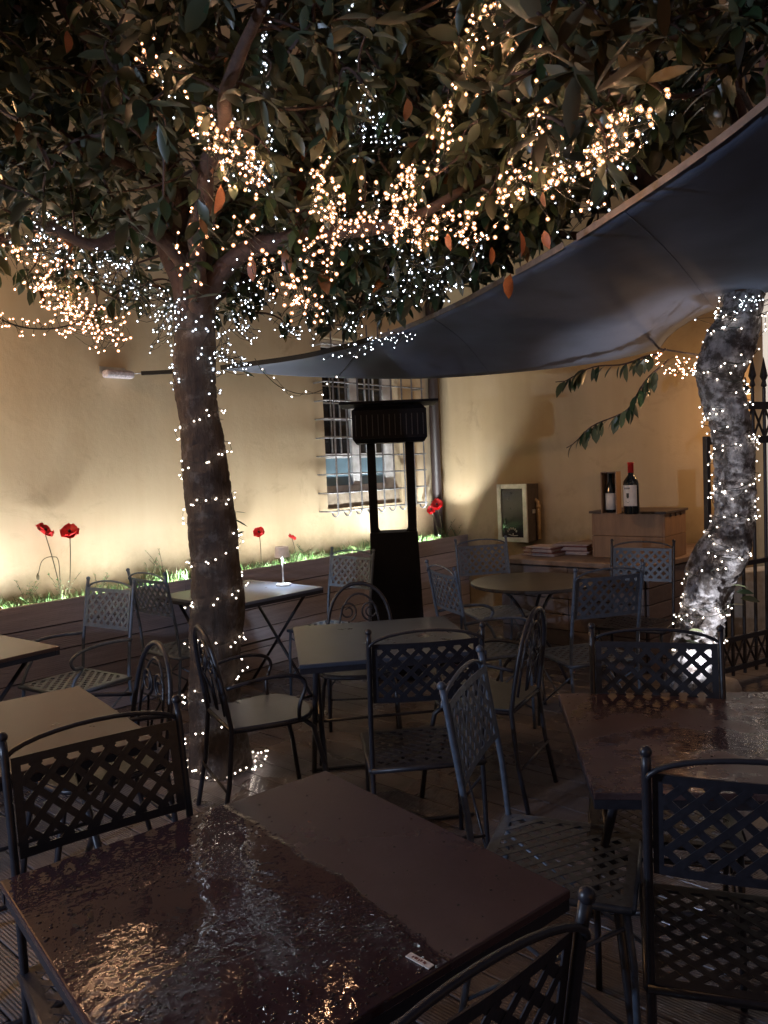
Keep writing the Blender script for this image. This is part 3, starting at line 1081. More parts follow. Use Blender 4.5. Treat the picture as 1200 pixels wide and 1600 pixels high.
def point_lamp(name, parent, loc, energy, color, radius=.05):
    l = bpy.data.lights.new(name, 'POINT')
    l.energy = energy
    l.color = color
    l.shadow_soft_size = radius
    o = bpy.data.objects.new(name, l)
    COL.objects.link(o)
    o.parent = parent
    o.matrix_parent_inverse = (Matrix.Translation(parent.location) @ Matrix.Rotation(parent.rotation_euler.z, 4, 'Z')).inverted()
    o.location = loc


for lp0, en, lab_ in ((Vector((2.70, 5.72, 1.93)), 14, 'small warm wall lantern behind the right trunk beside the gate'), (W(.9, WALL_D - .32, 2.9), 42, 'warm wall lantern above the poppies beyond the left edge')):  # unseen lanterns, both assumed from the orange light on the walls and crate
    t = thing('wall_lantern', lab_, 'lantern', lp0, TH)
    MB().lathe([(.03, .07), (.06, .05), (.062, .045), (.01, .11)], n=10).obj('cap', M['fixture'], t)
    MB().tube([(0, 0, .11), (.0, .0, .15), (.05, .02, .17)], .006, 6).obj('bracket', M['fixture'], t)
    point_lamp('lantern_bulb', t, lp0, en, (1.0, .55, .24), .03)

lq = Vector((-3.3, .35, 0))
t = thing('lamp_post', 'cool white garden lamp on a post beyond the left of the view', 'lamp', lq, 0)  # unseen lamp, assumed from the cool light on the chairs and planter
MB().tube([(0, 0, 0), (0, 0, 1.62)], .03, 12).obj('post', M['fixture'], t, smooth=True)
MB().lathe([(.03, 1.62), (.14, 1.66), (.15, 1.69), (.02, 1.86)], n=16).obj('lamp_shade', M['fixture'], t)
spot_light('lamp_bulb', t, lq + Vector((.17, .0, 1.6)), (.4, 2.6, .45), 150, (.58, .72, 1.0), R(92), .5, .05)

# assumed bracket lantern out of frame, added to light the pale building
t = thing('wall_lantern', 'bracket lantern lighting the pale building beyond the gate', 'lantern', (5.3, 6.6, 3.4), 0)
MB().lathe([(.06, 0), (.09, .18), (.02, .24)], n=8).obj('lantern_body', M['fixture'], t)
spot_light('lantern_bulb', t, (5.3, 6.6, 3.3), (4.5, 8.9, 1.0), 210, (1.0, .95, .90), R(130), .9, .08)

# ================================================================== FURNITURE
def strips(w, h, pitch, sw, th, frame, bow=0.0, plane='XZ', seg=5):
    """punched lattice: diagonal strips inside a flat border; returns MB in local x/z (or x/y), thickness along the other"""
    mb = MB()
    iw, ih = w / 2 - frame + .003, h / 2 - frame + .003

    def put(p, lay):
        x, z = p
        y = bow * ((2 * x / w) ** 2) + lay
        return (x, y, z) if plane == 'XZ' else (x, z, y)
    dirs = ((1, 1), (1, -1))
    for li, (dx, dz) in enumerate(dirs):
        d = Vector((dx, dz)).normalized()
        nrm = Vector((-d.y, d.x))
        ext = iw + ih
        k = -int(ext / pitch) - 1
        while k * pitch < ext:
            base = nrm * (k * pitch)
            t0, t1 = -1e9, 1e9
            for b_, dd, lim in ((base.x, d.x, iw), (base.y, d.y, ih)):
                a, b2_ = sorted(((-lim - b_) / dd, (lim - b_) / dd))
                t0, t1 = max(t0, a), min(t1, b2_)
            if t1 - t0 > sw * .6:
                n_ = max(1, int((t1 - t0) / .08)) if bow else 1
                lay = (li - .5) * .0012
                for j in range(n_):
                    ta, tb = t0 + (t1 - t0) * j / n_, t0 + (t1 - t0) * (j + 1) / n_
                    qs = []
                    for t, sg in ((ta, -1), (tb, -1), (tb, 1), (ta, 1)):
                        qs.append(base + d * t + nrm * (sg * sw / 2))
                    vs = [put(q, lay - th / 2) for q in qs] + [put(q, lay + th / 2) for q in qs]
                    mb.add(vs, [(0, 1, 2, 3), (7, 6, 5, 4), (0, 4, 5, 1), (2, 6, 7, 3)])
            k += 1
    # border
    n_ = 6 if bow else 1
    T = th * 1.6
    for (x0, x1, z0, z1, m_) in ((-w / 2, w / 2, h / 2 - frame, h / 2, n_), (-w / 2, w / 2, -h / 2, -h / 2 + frame, n_), (-w / 2, -w / 2 + frame, -h / 2 + frame, h / 2 - frame, 1), (w / 2 - frame, w / 2, -h / 2 + frame, h / 2 - frame, 1)):
        for j in range(m_):
            xa, xb = x0 + (x1 - x0) * j / m_, x0 + (x1 - x0) * (j + 1) / m_
            qs = [(xa, z0), (xb, z0), (xb, z1), (xa, z1)]
            vs = [put(q, -T / 2) for q in qs] + [put(q, T / 2) for q in qs]
            mb.add(vs, [(0, 1, 2, 3), (7, 6, 5, 4), (0, 4, 5, 1), (1, 5, 6, 2), (2, 6, 7, 3), (3, 7, 4, 0)])
    return mb


def xform(mb, mat):
    mb.v = [tuple(mat @ Vector(p)) for p in mb.v]
    return mb


ARMCOL = 'lattice armchairs'


def lattice_chair(name, label, mat, arms=False, group='metal lattice chairs'):
    t = thing(name, label, 'chair', group=group)
    w = .40
    lean = R(9)
    for sx in (-1, 1):
        x = sx * .205
        pts = [(x, -.27, 0), (x, -.22, .25), (x, -.20, .45), (x, -.215, .62), (x, -.265, .93), (x, -.272, .965)]
        p = MB().tube(pts, .0095, 8).obj('back_post', mat, t, smooth=True)
        MB().ball((x, -.274, .973), .0125, 10, 7).obj('finial', mat, p, smooth=True)
        MB().tube([(x * .95, .20, 0), (x * .95, .19, .30), (x * .95, .175, .44)], .0095, 8).obj('leg', mat, t, smooth=True)
    # back panel between the posts
    pm2 = strips(.388, .225, .0400, .0165, .002, .020, bow=.012)
    xform(pm2, Matrix.Translation((0, -.252, .812)) @ Matrix.Rotation(lean, 4, 'X'))
    pm2.obj('back_panel', mat, t)
    arc = [(.205 * math.cos(math.pi * k / 14) * -1, -.265 - .008, .915 + .052 * math.sin(math.pi * k / 14)) for k in range(15)]
    MB().tube(arc, .006, 6).obj('top_arch', mat, t, smooth=True)
    st = strips(.42, .40, .0400, .0175, .002, .024, bow=0, plane='XY')
    xform(st, Matrix.Translation((0, -.01, .455)))
    so = st.obj('seat', mat, t)
    rim = MB()
    q = [(-.21, -.21, .447), (.21, -.21, .447), (.21, .19, .447), (-.21, .19, .447), (-.21, -.21, .447)]
    for a_, b_ in zip(q[:-1], q[1:]):
        rim.tube([a_, b_], .010, 6)
    rim.obj('seat_rim', mat, so, smooth=True)
    for sx in (-1, 1):
        x = sx * .2
        MB().tube([(x, -.245, .12), (x * .96, .185, .40)], .0055, 6).obj('cross_brace', mat, t, smooth=True)
        MB().tube([(x * .97, .19, .12), (x * 1.0, -.21, .40)], .0055, 6).obj('cross_brace', mat, t, smooth=True)
    MB().tube([(-.2, -.235, .18), (.2, -.235, .18)], .0055, 6).obj('stretcher', mat, t, smooth=True)
    if arms:
        for sx in (-1, 1):
            x = sx * .215
            pts = catmull([(x, -.225, .66), (x * 1.06, -.05, .675), (x * 1.08, .10, .665), (x * 1.08, .165, .63), (x * 1.08, .15, .585), (x * 1.05, .10, .575), (x, .14, .52), (x, .17, .455)], 5)
            MB().tube(pts, .009, 8).obj('armrest', mat, t, smooth=True)
    return t


def scroll_chair(name, label, mat, seatmat, arms=True, group='metal scroll-back chairs', top=.88):
    t = thing(name, label, 'chair', group=group)
    lo = lambda z: -.20 - max(0, z - .45) * .16
    arch = []
    for k in range(25):
        u = k / 24
        an = math.pi * u
        x = -.19 * math.cos(an)
        z = .45 + (top - .45) * (math.sin(an) ** .55)
        arch.append((x, lo(z), z))
    arch = [(-.20, -.27, 0), (-.195, -.225, .22)] + arch + [(.195, -.225, .22), (.20, -.27, 0)]
    MB().tube(arch, .011, 8).obj('back_frame', mat, t, smooth=True)
    inner = []
    for k in range(17):
        an = math.pi * k / 16
        x = -.12 * math.cos(an)
        z = .50 + (top - .56) * (math.sin(an) ** .6)
        inner.append((x, lo(z), z))
    MB().tube(inner, .006, 6).obj('inner_arch', mat, t, smooth=True)
    for sx in (-1, 1):
        pts = []
        for k in range(30):                       # S scroll
            u = k / 29
            rr = .018 + .042 * (1 - u)
            an = -math.pi / 2 + u * 3.3 * math.pi
            pts.append((sx * (.065 - rr * math.cos(an) * .9 + 0), lo(.72), .72 + rr * math.sin(an)))
        sp = [(sx * .01, lo(.50), .50), (sx * .02, lo(.58), .58)] + pts
        MB().tube([Vector(p) for p in sp], .0055, 6).obj('scroll', mat, t, smooth=True)
    # seat plate with rounded front
    pl_ = []
    for k in range(9):
        an = math.pi * k / 8
        pl_.append((.20 * math.cos(an) if abs(math.cos(an)) > .2 else .20 * math.cos(an), .06 + .14 * math.sin(an) ** .8 if math.sin(an) > 0 else .06))
    out = [(-.19, -.20), (.19, -.20)] + [(.215 * math.cos(math.pi * k / 10), .04 + .17 * (max(0, math.sin(math.pi * k / 10)) ** .6)) for k in range(11)]
    mb = MB()
    nO = len(out)
    vs = [(x, y, z) for z in (.452, .462) for x, y in out]
    fs = [tuple(reversed(range(nO))), tuple(range(nO, 2 * nO))] + [(i, (i + 1) % nO, (i + 1) % nO + nO, i + nO) for i in range(nO)]
    mb.add(vs, fs)
    so = mb.obj('seat', seatmat, t, bevel=.002)
    rim = MB().tube([(x, y, .447) for x, y in out + [out[0]]], .010, 6)
    rim.obj('seat_rim', mat, so, smooth=True)
    for sx in (-1, 1):
        MB().tube([(sx * .215, .245, 0), (sx * .205, .215, .22), (sx * .19, .175, .40), (sx * .18, .13, .44)], .0115, 8).obj('leg', mat, t, smooth=True)
        if arms:
            x = sx * .2
            pts = catmull([(x, -.22, .64), (x * 1.12, -.05, .665), (x * 1.15, .08, .655), (x * 1.15, .13, .61), (x * 1.12, .10, .52), (x * 1.05, .10, .45)], 5)
            MB().tube(pts, .009, 8).obj('armrest', mat, t, smooth=True)
    MB().tube([(-.2, -.24, .20), (.2, -.24, .20)], .006, 6).obj('stretcher', mat, t, smooth=True)
    return t


def rz(fx, fy):
    return math.atan2(-fx, fy)


# the prototypes are themselves the first chairs
cb = lattice_chair('lattice_chair', 'black lattice-back chair silhouetted at left behind the big wet table', M['black_iron'])
cb.location = (-.565, 1.625, 0)
cb.rotation_euler.z = rz(.58, -.81)
for (x, y, fx, fy, lab_) in (
    (.77, 1.68, .3, .95, 'black lattice-back chair at the lower right, nearest the frame edge'),
    (.10, 2.98, -.11, .99, 'black lattice-back chair pulled up to the centre grey table'),
    (.815, 2.31, -.29, -.96, 'black lattice-back chair pushed under the far side of the right wet table'),
    (-.085, 1.075, -.63, .78, 'black lattice-back chair at the bottom edge, seen from above its top rail'),
    (1.62, 5.02, -.5, -.86, 'dark lattice-back chair standing in front of the wooden crate'),
):
    copy_thing(cb, (x, y, 0), rz(fx, fy), lab_)
cg = lattice_chair('lattice_chair', 'blue-grey lattice chair with back turned, between centre table and big table', M['blue_iron'])
cg.location = (.46, 2.08, 0)
cg.rotation_euler.z = rz(.93, -.36)
for (x, y, fx, fy, lab_) in (
    (1.10, 4.31, -.29, .96, 'blue-grey lattice chair with its back to us in front of the round table'),
    (.80, 5.62, .25, -.97, 'pale grey lattice chair on the far side of the round table'),
    (-.42, 5.30, -.662, -.749, 'grey lattice chair at the right end of the lamp table'),
    (-1.29, 4.9, .662, .749, 'blue-grey lattice chair at the left end of the lamp table, behind the armchair'),
):
    copy_thing(cg, (x, y, 0), rz(fx, fy), lab_)
ca_ = lattice_chair('lattice_armchair', 'blue-grey lattice armchair in front of the planter at the left', M['blue_iron'], arms=True, group='metal lattice armchairs')
ca_.location = (-1.73, 4.16, 0)
ca_.rotation_euler.z = rz(-.55, -.83)
copy_thing(ca_, (.57, 4.52, 0), rz(.95, .32), 'lattice armchair drawn up to the left side of the round table')
cs2 = scroll_chair('scroll_chair', 'black scroll chair with wet pale seat beside the tree trunk', M['black_iron'], M['seat_grey'])
cs2.location = (-.60, 3.50, 0)
cs2.rotation_euler.z = rz(.88, .46)
for (x, y, fx, fy, lab_) in (
    (-99, 0, 0, 1, ''),
    (-1.15, 2.92, -.79, -.61, 'black scroll-back chair left of the trunk, behind the left brown table'),
    (-.17, 4.22, .0, -1, 'black scroll-back chair on the far side of the centre table, before the heater'),
    (.44, 3.60, -.87, .49, 'black scroll-back chair seen side-on right of the centre table'),
):
    if x == -99:
        cs3 = None
    elif cs3 is None:
        cs3 = scroll_chair('scroll_chair', lab_, M['black_iron'], M['black_iron'])
        cs3.location = (x, y, 0)
        cs3.rotation_euler.z = rz(fx, fy)
    else:
        copy_thing(cs3, (x, y, 0), rz(fx, fy), lab_)


def table(name, label, mat, loc, ang, w=.8, group='square cafe tables', h=.75):
    t = thing(name, label, 'table', loc, ang, group)
    top = MB().box((0, 0, h - .009), (w, w, .018)).obj('table_top', mat, t, bevel=.003)
    e = MB()
    for k in range(4):
        m4 = Matrix.Rotation(k * math.pi / 2, 4, 'Z')
        q = MB().box((0, w / 2 - .012, h - .030), (w - .05 if k % 2 else w - .002, .018, .023))
        xform(q, m4)
        e.add(q.v, q.f)
    e.obj('apron', M['black_iron'], t)
    for sx in (-1, 1):
        x = sx * (w / 2 - .10)
        off = .014 * sx
        MB().tube([(x, -w / 2 + .06, 0), (x, w / 2 - .10, h - .035)], .013, 8, flat=.7).obj('leg', M['black_iron'], t, smooth=True)
        MB().tube([(x + off * 2, w / 2 - .06, 0), (x + off * 2, -w / 2 + .10, h - .035)], .013, 8, flat=.7).obj('leg', M['black_iron'], t, smooth=True)
    MB().tube([(-w / 2 + .07, -w / 2 + .06, .012), (w / 2 - .07, -w / 2 + .06, .012)], .009, 6).obj('foot_bar', M['black_iron'], t, smooth=True)
    MB().tube([(-w / 2 + .07, w / 2 - .06, .012), (w / 2 - .07, w / 2 - .06, .012)], .009, 6).obj('foot_bar', M['black_iron'], t, smooth=True)
    MB().tube([(-w / 2 + .07, .0, .375), (w / 2 - .07, .0, .375)], .007, 6).obj('hinge_bar', M['black_iron'], t, smooth=True)
    return t


# near table, aligned with the diagonal
T1C = Vector((-.245, 1.455, 0))
T1A = math.atan2(.63, .78)
ca1, sa1 = math.cos(-T1A), math.sin(-T1A)
def loc1(p):
    q = Vector((p.x - T1C.x, p.y - T1C.y))
    return Vector((q.x * ca1 - q.y * sa1, q.x * sa1 + q.y * ca1))
qa, qb = loc1(at_z(372, 1262, .75)), loc1(at_z(720, 1500, .75))
dq = (qb - qa).normalized()
nq = Vector((-dq.y, dq.x))
wetp = loc1(at_z(300, 1450, .75))
if (wetp - qa).dot(nq) < 0:
    nq = -nq
M['table_near'] = wetmat('brown_top_flooded', (0.055, 0.032, 0.034), half=(nq.x, nq.y, qa.dot(nq) + .05), film=0.012, ripple=30.0, dist=.0024)
table('cafe_table', 'big brown square table covered in rainwater, nearest the camera', M['table_near'], T1C, T1A, .80)
table('cafe_table', 'brown square table with puddles at the right edge', M['table_right'], (.925, 2.16, 0), math.atan2(-.12, .99), .81)
table('cafe_table', 'damp brown square table at the left edge, beside the black chair', M['table_left'], (-1.29, 2.41, 0), math.atan2(.61, .79))
table('cafe_table', 'square table cut off by the left edge below the poppies', M['table_left'], (-2.16, 3.63, 0), math.atan2(-.6, .8))
table('cafe_table', 'grey square table in the centre in front of the patio heater', M['table_grey'], (-.04, 3.60, 0), math.atan2(.15, .99), .80)
table('cafe_table', 'grey square table with a small lamp beside the planter', M['table_lamp_top'], (-1.0, 5.215, 0), TH)
# round table
rt_ = thing('round_table', 'dark round table in front of the counter', 'table', (.97, 5.12, 0), 0)
MB().lathe([(.405, .728), (.41, .734), (.41, .746), (.405, .75)], n=48).obj('table_top', M['round_top'], rt_)
for k in range(3):
    an = R(30 + 120 * k)
    c, s2_ = math.cos(an), math.sin(an)
    pts = [(c * .30, s2_ * .30, 0), (c * .16, s2_ * .16, .25), (c * .05, s2_ * .05, .42), (c * .12, s2_ * .12, .6), (c * .28, s2_ * .28, .727)]
    MB().tube(catmull(pts, 4), .011, 8).obj('leg', M['black_iron'], rt_, smooth=True)
MB().tube([(.16 * math.cos(2 * math.pi * k / 16), .16 * math.sin(2 * math.pi * k / 16), .25) for k in range(17)], .006, 6).obj('ring', M['black_iron'], rt_, smooth=True)

# standing drops of rain on the table tops
def drops(tb, w, n, wetfn, seed):
    rd = random.Random(seed)
    mb = MB()
    k = 0
    while k < n:
        x, y = rd.uniform(-w / 2 + .01, w / 2 - .01), rd.uniform(-w / 2 + .01, w / 2 - .01)
        if rd.random() > wetfn(x, y):
            continue
        k += 1
        rr = .0009 + .0030 * rd.random() ** 3
        n_ = 7
        sq = rd.uniform(.6, 1.5)
        vs = []
        for (f_, z_) in ((1.0, 0), (.8, .25), (.42, .42)):
            for q in range(n_):
                an = 2 * math.pi * q / n_
                vs.append((x + rr * f_ * sq * math.cos(an), y + rr * f_ * math.sin(an), .7502 + rr * z_))
        fs = [(i * n_ + q, i * n_ + (q + 1) % n_, (i + 1) * n_ + (q + 1) % n_, (i + 1) * n_ + q) for i in range(2) for q in range(n_)] + [tuple(2 * n_ + q for q in range(n_))]
        mb.add(vs, fs)
    mb.obj('water_drops', M['drop'], tb, smooth=True)['kind'] = 'stuff'


M['drop'] = simple('water_drop', (0.03, 0.02, 0.02), 0.02, var=0.0)
TB = [o for o in bpy.data.objects if o.name.startswith('cafe_table')]
offw = qa.dot(nq) + .0
drops(TB[0], .8, 3800, lambda x, y: 1.0 if (x * nq.x + y * nq.y) > offw and mnoise.noise(Vector((x * 6, y * 6, 1))) > -.12 else .06, 3)
drops(TB[1], .8, 420, lambda x, y: max(0, mnoise.noise(Vector((x * 5, y * 5, 4))) + .1), 4)
0 and drops(TB[2], .8, 160, lambda x, y: .5, 5)
0 and drops(TB[4], .8, 260, lambda x, y: max(0, mnoise.noise(Vector((x * 5, y * 5, 7))) + .1), 6)

# tag left on the near table
tg0, tg1 = at_z(638, 1493, .75), at_z(674, 1513, .75)
mid_ = (tg0 + tg1) / 2
tgd = tg1 - tg0
tgo = MB().box((0, 0, .0012), (tgd.length, .0135, .0016)).obj('paper_tag', M['paper'])
tgo.location = mid_ + Vector((0, 0, .0006))
tgo.rotation_euler.z = math.atan2(tgd.y, tgd.x)
tag(tgo, 'small cream printed paper strip lying at the edge of the flooded table', 'tag')
pk = MB()
for x in (-.014, -.009, -.006, -.001, .003, .009, .012):
    pk.box((x, random.uniform(-.001, .001), .0023), (.003, .005, .0003))
pk.obj('print', M['menu_red'], tgo)

# small table lamp
lp = at_z(443, 915, .75)
tl = thing('table_lamp', 'slim cordless table lamp glowing on the table by the planter', 'lamp', lp + Vector((0, 0, .001)), 0)
LH = (915 - 853) / F * lp.y
MB().lathe([(.052, 0), (.054, .004), (.052, .012), (.012, .014)], n=28).obj('base', M['lamp_white'], tl, smooth=False)
MB().tube([(0, 0, .012), (0, 0, LH - .02)], .0055, 10).obj('stem', M['lamp_white'], tl, smooth=True)
sh = MB()
n = 28
rs0, rs1 = .052, .046
vs = []
for (r_, z) in ((rs0, LH - .075), (rs1, LH - .003), (rs1 - .003, LH - .004), (rs0 - .003, LH - .074)):
    for k in range(n):
        an = 2 * math.pi * k / n
        vs.append((r_ * math.cos(an), r_ * math.sin(an), z))
fs = [(i * n + k, i * n + (k + 1) % n, (i + 1) * n + (k + 1) % n, (i + 1) * n + k) for i in range(3) for k in range(n)]
sh.add(vs, fs)
sh.add([(rs1 * math.cos(2 * math.pi * k / n), rs1 * math.sin(2 * math.pi * k / n), LH - .002) for k in range(n)], [tuple(range(n))])
sh.obj('shade', M['lamp_beige'], tl, smooth=False)
MB().lathe([(.030, LH - .03), (.030, LH - .02)], n=20).obj('diffuser', M['lampglow'], tl)
spot_light('lamp_bulb', tl, lp + Vector((0, 0, LH - .035)), lp, 10.0, (.70, .85, 1.0), R(150), .5, .02)

# ------------------------------------------------------------------ patio heater
hp = Vector((.065, 5.65, 0))
ht = thing('patio_heater', 'tall matt black patio heater with flat reflector before the window', 'patio heater', hp, 0)
hs = hp.y / F
base = MB()
def frustum(mb, w0, d0, z0, w1, d1, z1, xs=0.0, xo=0.0):
    vs = [(xo - w0 / 2, -d0 / 2, z0), (xo + w0 / 2, -d0 / 2, z0), (xo + w0 / 2, d0 / 2, z0), (xo - w0 / 2, d0 / 2, z0),
          (xo + xs - w1 / 2, -d1 / 2, z1), (xo + xs + w1 / 2, -d1 / 2, z1), (xo + xs + w1 / 2, d1 / 2, z1), (xo + xs - w1 / 2, d1 / 2, z1)]
    mb.add(vs, [(0, 3, 2, 1), (4, 5, 6, 7), (0, 1, 5, 4), (1, 2, 6, 5), (2, 3, 7, 6), (3, 0, 4, 7)])
frustum(base, .40, .36, .03, .345, .24, 1.08)
base.obj('base_cabinet', M['heater'], ht, bevel=.006)
for sx in (-1, 1):
    pm3 = MB()
    frustum(pm3, .062, .10, 1.08, .062, .08, 1.75, xs=-sx * .0, xo=sx * .140)
    pm3.obj('post', M['heater'], ht, bevel=.006)
m_ = MB()
for sx in (-1, 1):                              # rounded lower corners of the opening
    c0 = Vector((sx * .109, 0, 1.081))
    vs, fs = [], []
    arc = [(sx * (.109 - .03 + .03 * math.cos(a_)), 1.081 + .03 - .03 * math.sin(a_)) for a_ in [math.pi / 2 * k / 5 for k in range(6)]]
    poly = [(sx * .109, 1.081)] + arc
    vs = [(x, y, z) for y in (-.045, .045) for x, z in poly]
    nn = len(poly)
    fs = [tuple(range(nn)), tuple(reversed(range(nn, 2 * nn)))] + [(i, (i + 1) % nn, (i + 1) % nn + nn, i + nn) for i in range(nn)]
    m_.add(vs, fs)
m_.obj('corner_gusset', M['heater'], ht)
m_ = MB()
frustum(m_, .49, .26, 1.725, .53, .30, 1.755)
m_.box((0, 0, 1.8555), (.53, .30, .20))
frustum(m_, .53, .30, 1.956, .47, .26, 1.985)
m_.obj('burner_head', M['heater'], ht)
gl = MB()
for k in range(13):
    gl.box((-.24 + .04 * k, -.1515, 1.85), (.006, .002, .15))
gl.obj('burner_grille', M['gate_iron'], ht)
for sx in (-1, 1):
    MB().tube([(sx * .17, 0, 1.96), (sx * .17, 0, 2.0)], .012, 8).obj('spacer', M['heater'], ht)
MB().box((-.0, 0, 2.008), (.70, .42, .018)).obj('reflector', M['heater'], ht, bevel=.004)
MB().box((0, -.14, 1.3), (.004, .004, .004)) 
MB().box((0, -.171, .35), (.004, .006, .5)).obj('door_gap', M['steel'], ht) if False else None

# ------------------------------------------------------------------ poppies
def poppy_parts(t, px_head, d, r, base_s, lean=0, nop=6):
    head = on_a(px_head[0], px_head[1], d)
    b = W(base_s, d - .03, PH - .085)
    mid_ = (head + b) / 2 + A * lean
    h = t
    pts = bez(b, mid_, head, 10)
    MB().tube(pts, .0035, 5).obj('stem', M['stem'], h, smooth=True)
    n_ = head - pts[-2]
    face = (Vector((0, 0, CAMH)) - head).normalized() * .55 + Vector((0, 0, .75)) + A * random.uniform(-.8, .8)
    face.normalize()
    rot = look_rot(face, random.random() * 3)
    for k in range(nop):
        mb = MB()
        grid = []
        nu, nv = 5, 4
        for i in range(nu + 1):
            for j in range(nv + 1):
                u, v = i / nu - .5, j / nv
                wd = r * 1.45 * math.sin(min(1, v * 1.02 + .10) * math.pi * .80)
                x = u * wd * 1.3
                z = v * r * (1 - .35 * (2 * u) ** 2 * v) * (1 + .05 * math.sin(17 * u + k))
                y = .55 * r * v * v + .30 * u * u * r + .09 * r * math.sin(11 * u + 6 * v + k) * v
                grid.append((x, y, z))
        fs = [(i * (nv + 1) + j, (i + 1) * (nv + 1) + j, (i + 1) * (nv + 1) + j + 1, i * (nv + 1) + j + 1) for i in range(nu) for j in range(nv)]
        mb.add(grid, fs)
        an = 2 * math.pi * k / nop + random.uniform(-.15, .15)
        tl_ = R(10 + 38 * (k % 2) + random.uniform(-6, 6))
        xform(mb, Matrix.Translation(head) @ rot.to_4x4() @ Matrix.Rotation(an, 4, 'Y') @ Matrix.Rotation(tl_ * .6, 4, 'X'))
        mb.obj('petal', M['poppy'], h, smooth=True)
    MB().ball(head + face * r * .22, r * .2).obj('centre', M['poppy_c'], h, smooth=True)


for (px, sb_, r, lab_) in (
    (((69, 830),), None, .058, 'red poppy at far left, leaning left of its neighbour'),
    (((109, 832),), None, .060, 'red poppy second from the left, turned towards the tree'),
    (((405, 832),), None, .046, 'red poppy just right of the tree trunk'),
    (((456, 840),), None, .036, 'small red poppy behind the little table lamp'),
    (((683, 789),), None, .062, 'upper red poppy of the pair beside the downpipe'),
    (((674, 797),), None, .045, 'lower red poppy of the pair beside the downpipe'),
):
    d = WALL_D - .12
    h = on_a(px[0][0], px[0][1], d)
    t = thing('poppy', lab_, 'poppy', group='red poppies in the planter')
    poppy_parts(t, px[0], d, r, h.dot(A) + {69: .08, 109: -.06, 405: -.03, 456: .02, 683: .06, 674: .1}[px[0][0]], .02)
bd = thing('poppy_bud', 'drooping poppy bud on a curved stem at far left of the planter', 'bud')
d = WALL_D - .13
pts = catmull([W(on_a(92, 915, d).dot(A), d, PH - .08), on_a(92, 880, d), on_a(82, 870, d), on_a(66, 876, d), on_a(59, 900, d)], 6)
MB().tube(pts, .003, 5).obj('stem', M['stem'], bd, smooth=True)
MB().lathe([(.002, -.03), (.009, -.018), (.010, 0), (.003, .018)], pts[-1], 8).obj('bud', M['stem'], bd, smooth=True)

# planter grass & weeds (one uncountable mass)
def blade(mb, p, d, L, w, droop=.5):
    side = Vector((-d.y, d.x, 0)).normalized() * w if (d.x or d.y) else Vector((w, 0, 0))
    q1 = p + Vector((d.x * .3, d.y * .3, 1)) * (L * .5)
    q2 = p + Vector((d.x, d.y, 1.2 - droop)) * (L * .8)
    mb.add([p - side, p + side, q1 + side * .8, q1 - side * .8, q2], [(0, 1, 2, 3), (3, 2, 4)])
gm = MB()
for k in range(12000):
    s = random.uniform(0.5, WALLB_S - .05)
    dens = .35 + .65 * max(0, mnoise.noise(Vector((s * 1.7, 0, 3))) + .25)
    if random.random() > dens:
        continue
    d = random.uniform(PLANT_D + .06, WALL_D - .03)
    p = W(s, d, PH - .082)
    an = random.uniform(0, 2 * math.pi)
    L = random.uniform(.07, .19) * (1.3 if mnoise.noise(Vector((s * 3, 5, 0))) > .15 else .85)
    blade(gm, p, Vector((math.cos(an), math.sin(an), 0)) * random.uniform(.2, .9), L, random.uniform(.0015, .004), random.uniform(.1, .9))
gr_ = gm.obj('grass', M['grass'])
gr_['kind'] = 'stuff'
gr_['label'] = 'short green grass growing along the planter'
gr_['category'] = 'grass'
# taller weeds, each a plant
for (px, ht_, lab_) in ((35, .16, 'leafy weed at the left end of the planter'), (95, .20, 'tall thin weed below the two left poppies'), (150, .15, 'bushy weed left of the armchair in the planter'), (232, .20, 'dry twiggy weed left of the tree trunk'), (255, .24, 'tall dry stalk weed closest to the tree trunk'), (480, .16, 'weed with small leaves right of the little lamp'), (500, .12, 'low twiggy weed left of the heater'), (696, .2, 'spreading leafy weed at the foot of the downpipe'), (714, .14, 'small weed leaning out at the right end of the planter')):
    d = WALL_D - random.uniform(.1, .25)
    q = on_a(px, 860, d)
    s = q.dot(A)
    t = thing('weed', lab_, 'plant', W(s, d, PH - .083), random.random() * 6)
    st_m, lf = MB(), MB()
    for k in range(7):
        an = random.uniform(0, 2 * math.pi)
        ln = ht_ * random.uniform(.6, 1.25)
        tip = Vector((math.cos(an) * ln * .5, math.sin(an) * ln * .35, ln))
        pts = bez((0, 0, 0), (tip.x * .2, tip.y * .2, ln * .6), tip, 6)
        st_m.tube(pts, .0018, 4)
        for q_ in pts[2:]:
            for _ in range(3):
                dd = Vector((random.uniform(-1, 1), random.uniform(-1, 1), random.uniform(-.2, .8))).normalized()
                sd = dd.cross(Vector((0, 0, 1))).normalized() * .005
                l_ = random.uniform(.012, .03)
                lf.add([q_, q_ + dd * l_ * .5 + sd, q_ + dd * l_, q_ + dd * l_ * .5 - sd], [(0, 1, 2, 3)])
    st_m.obj('stalks', M['stem'], t)
    lf.obj('foliage', M['grass'], t)['kind'] = 'stuff'

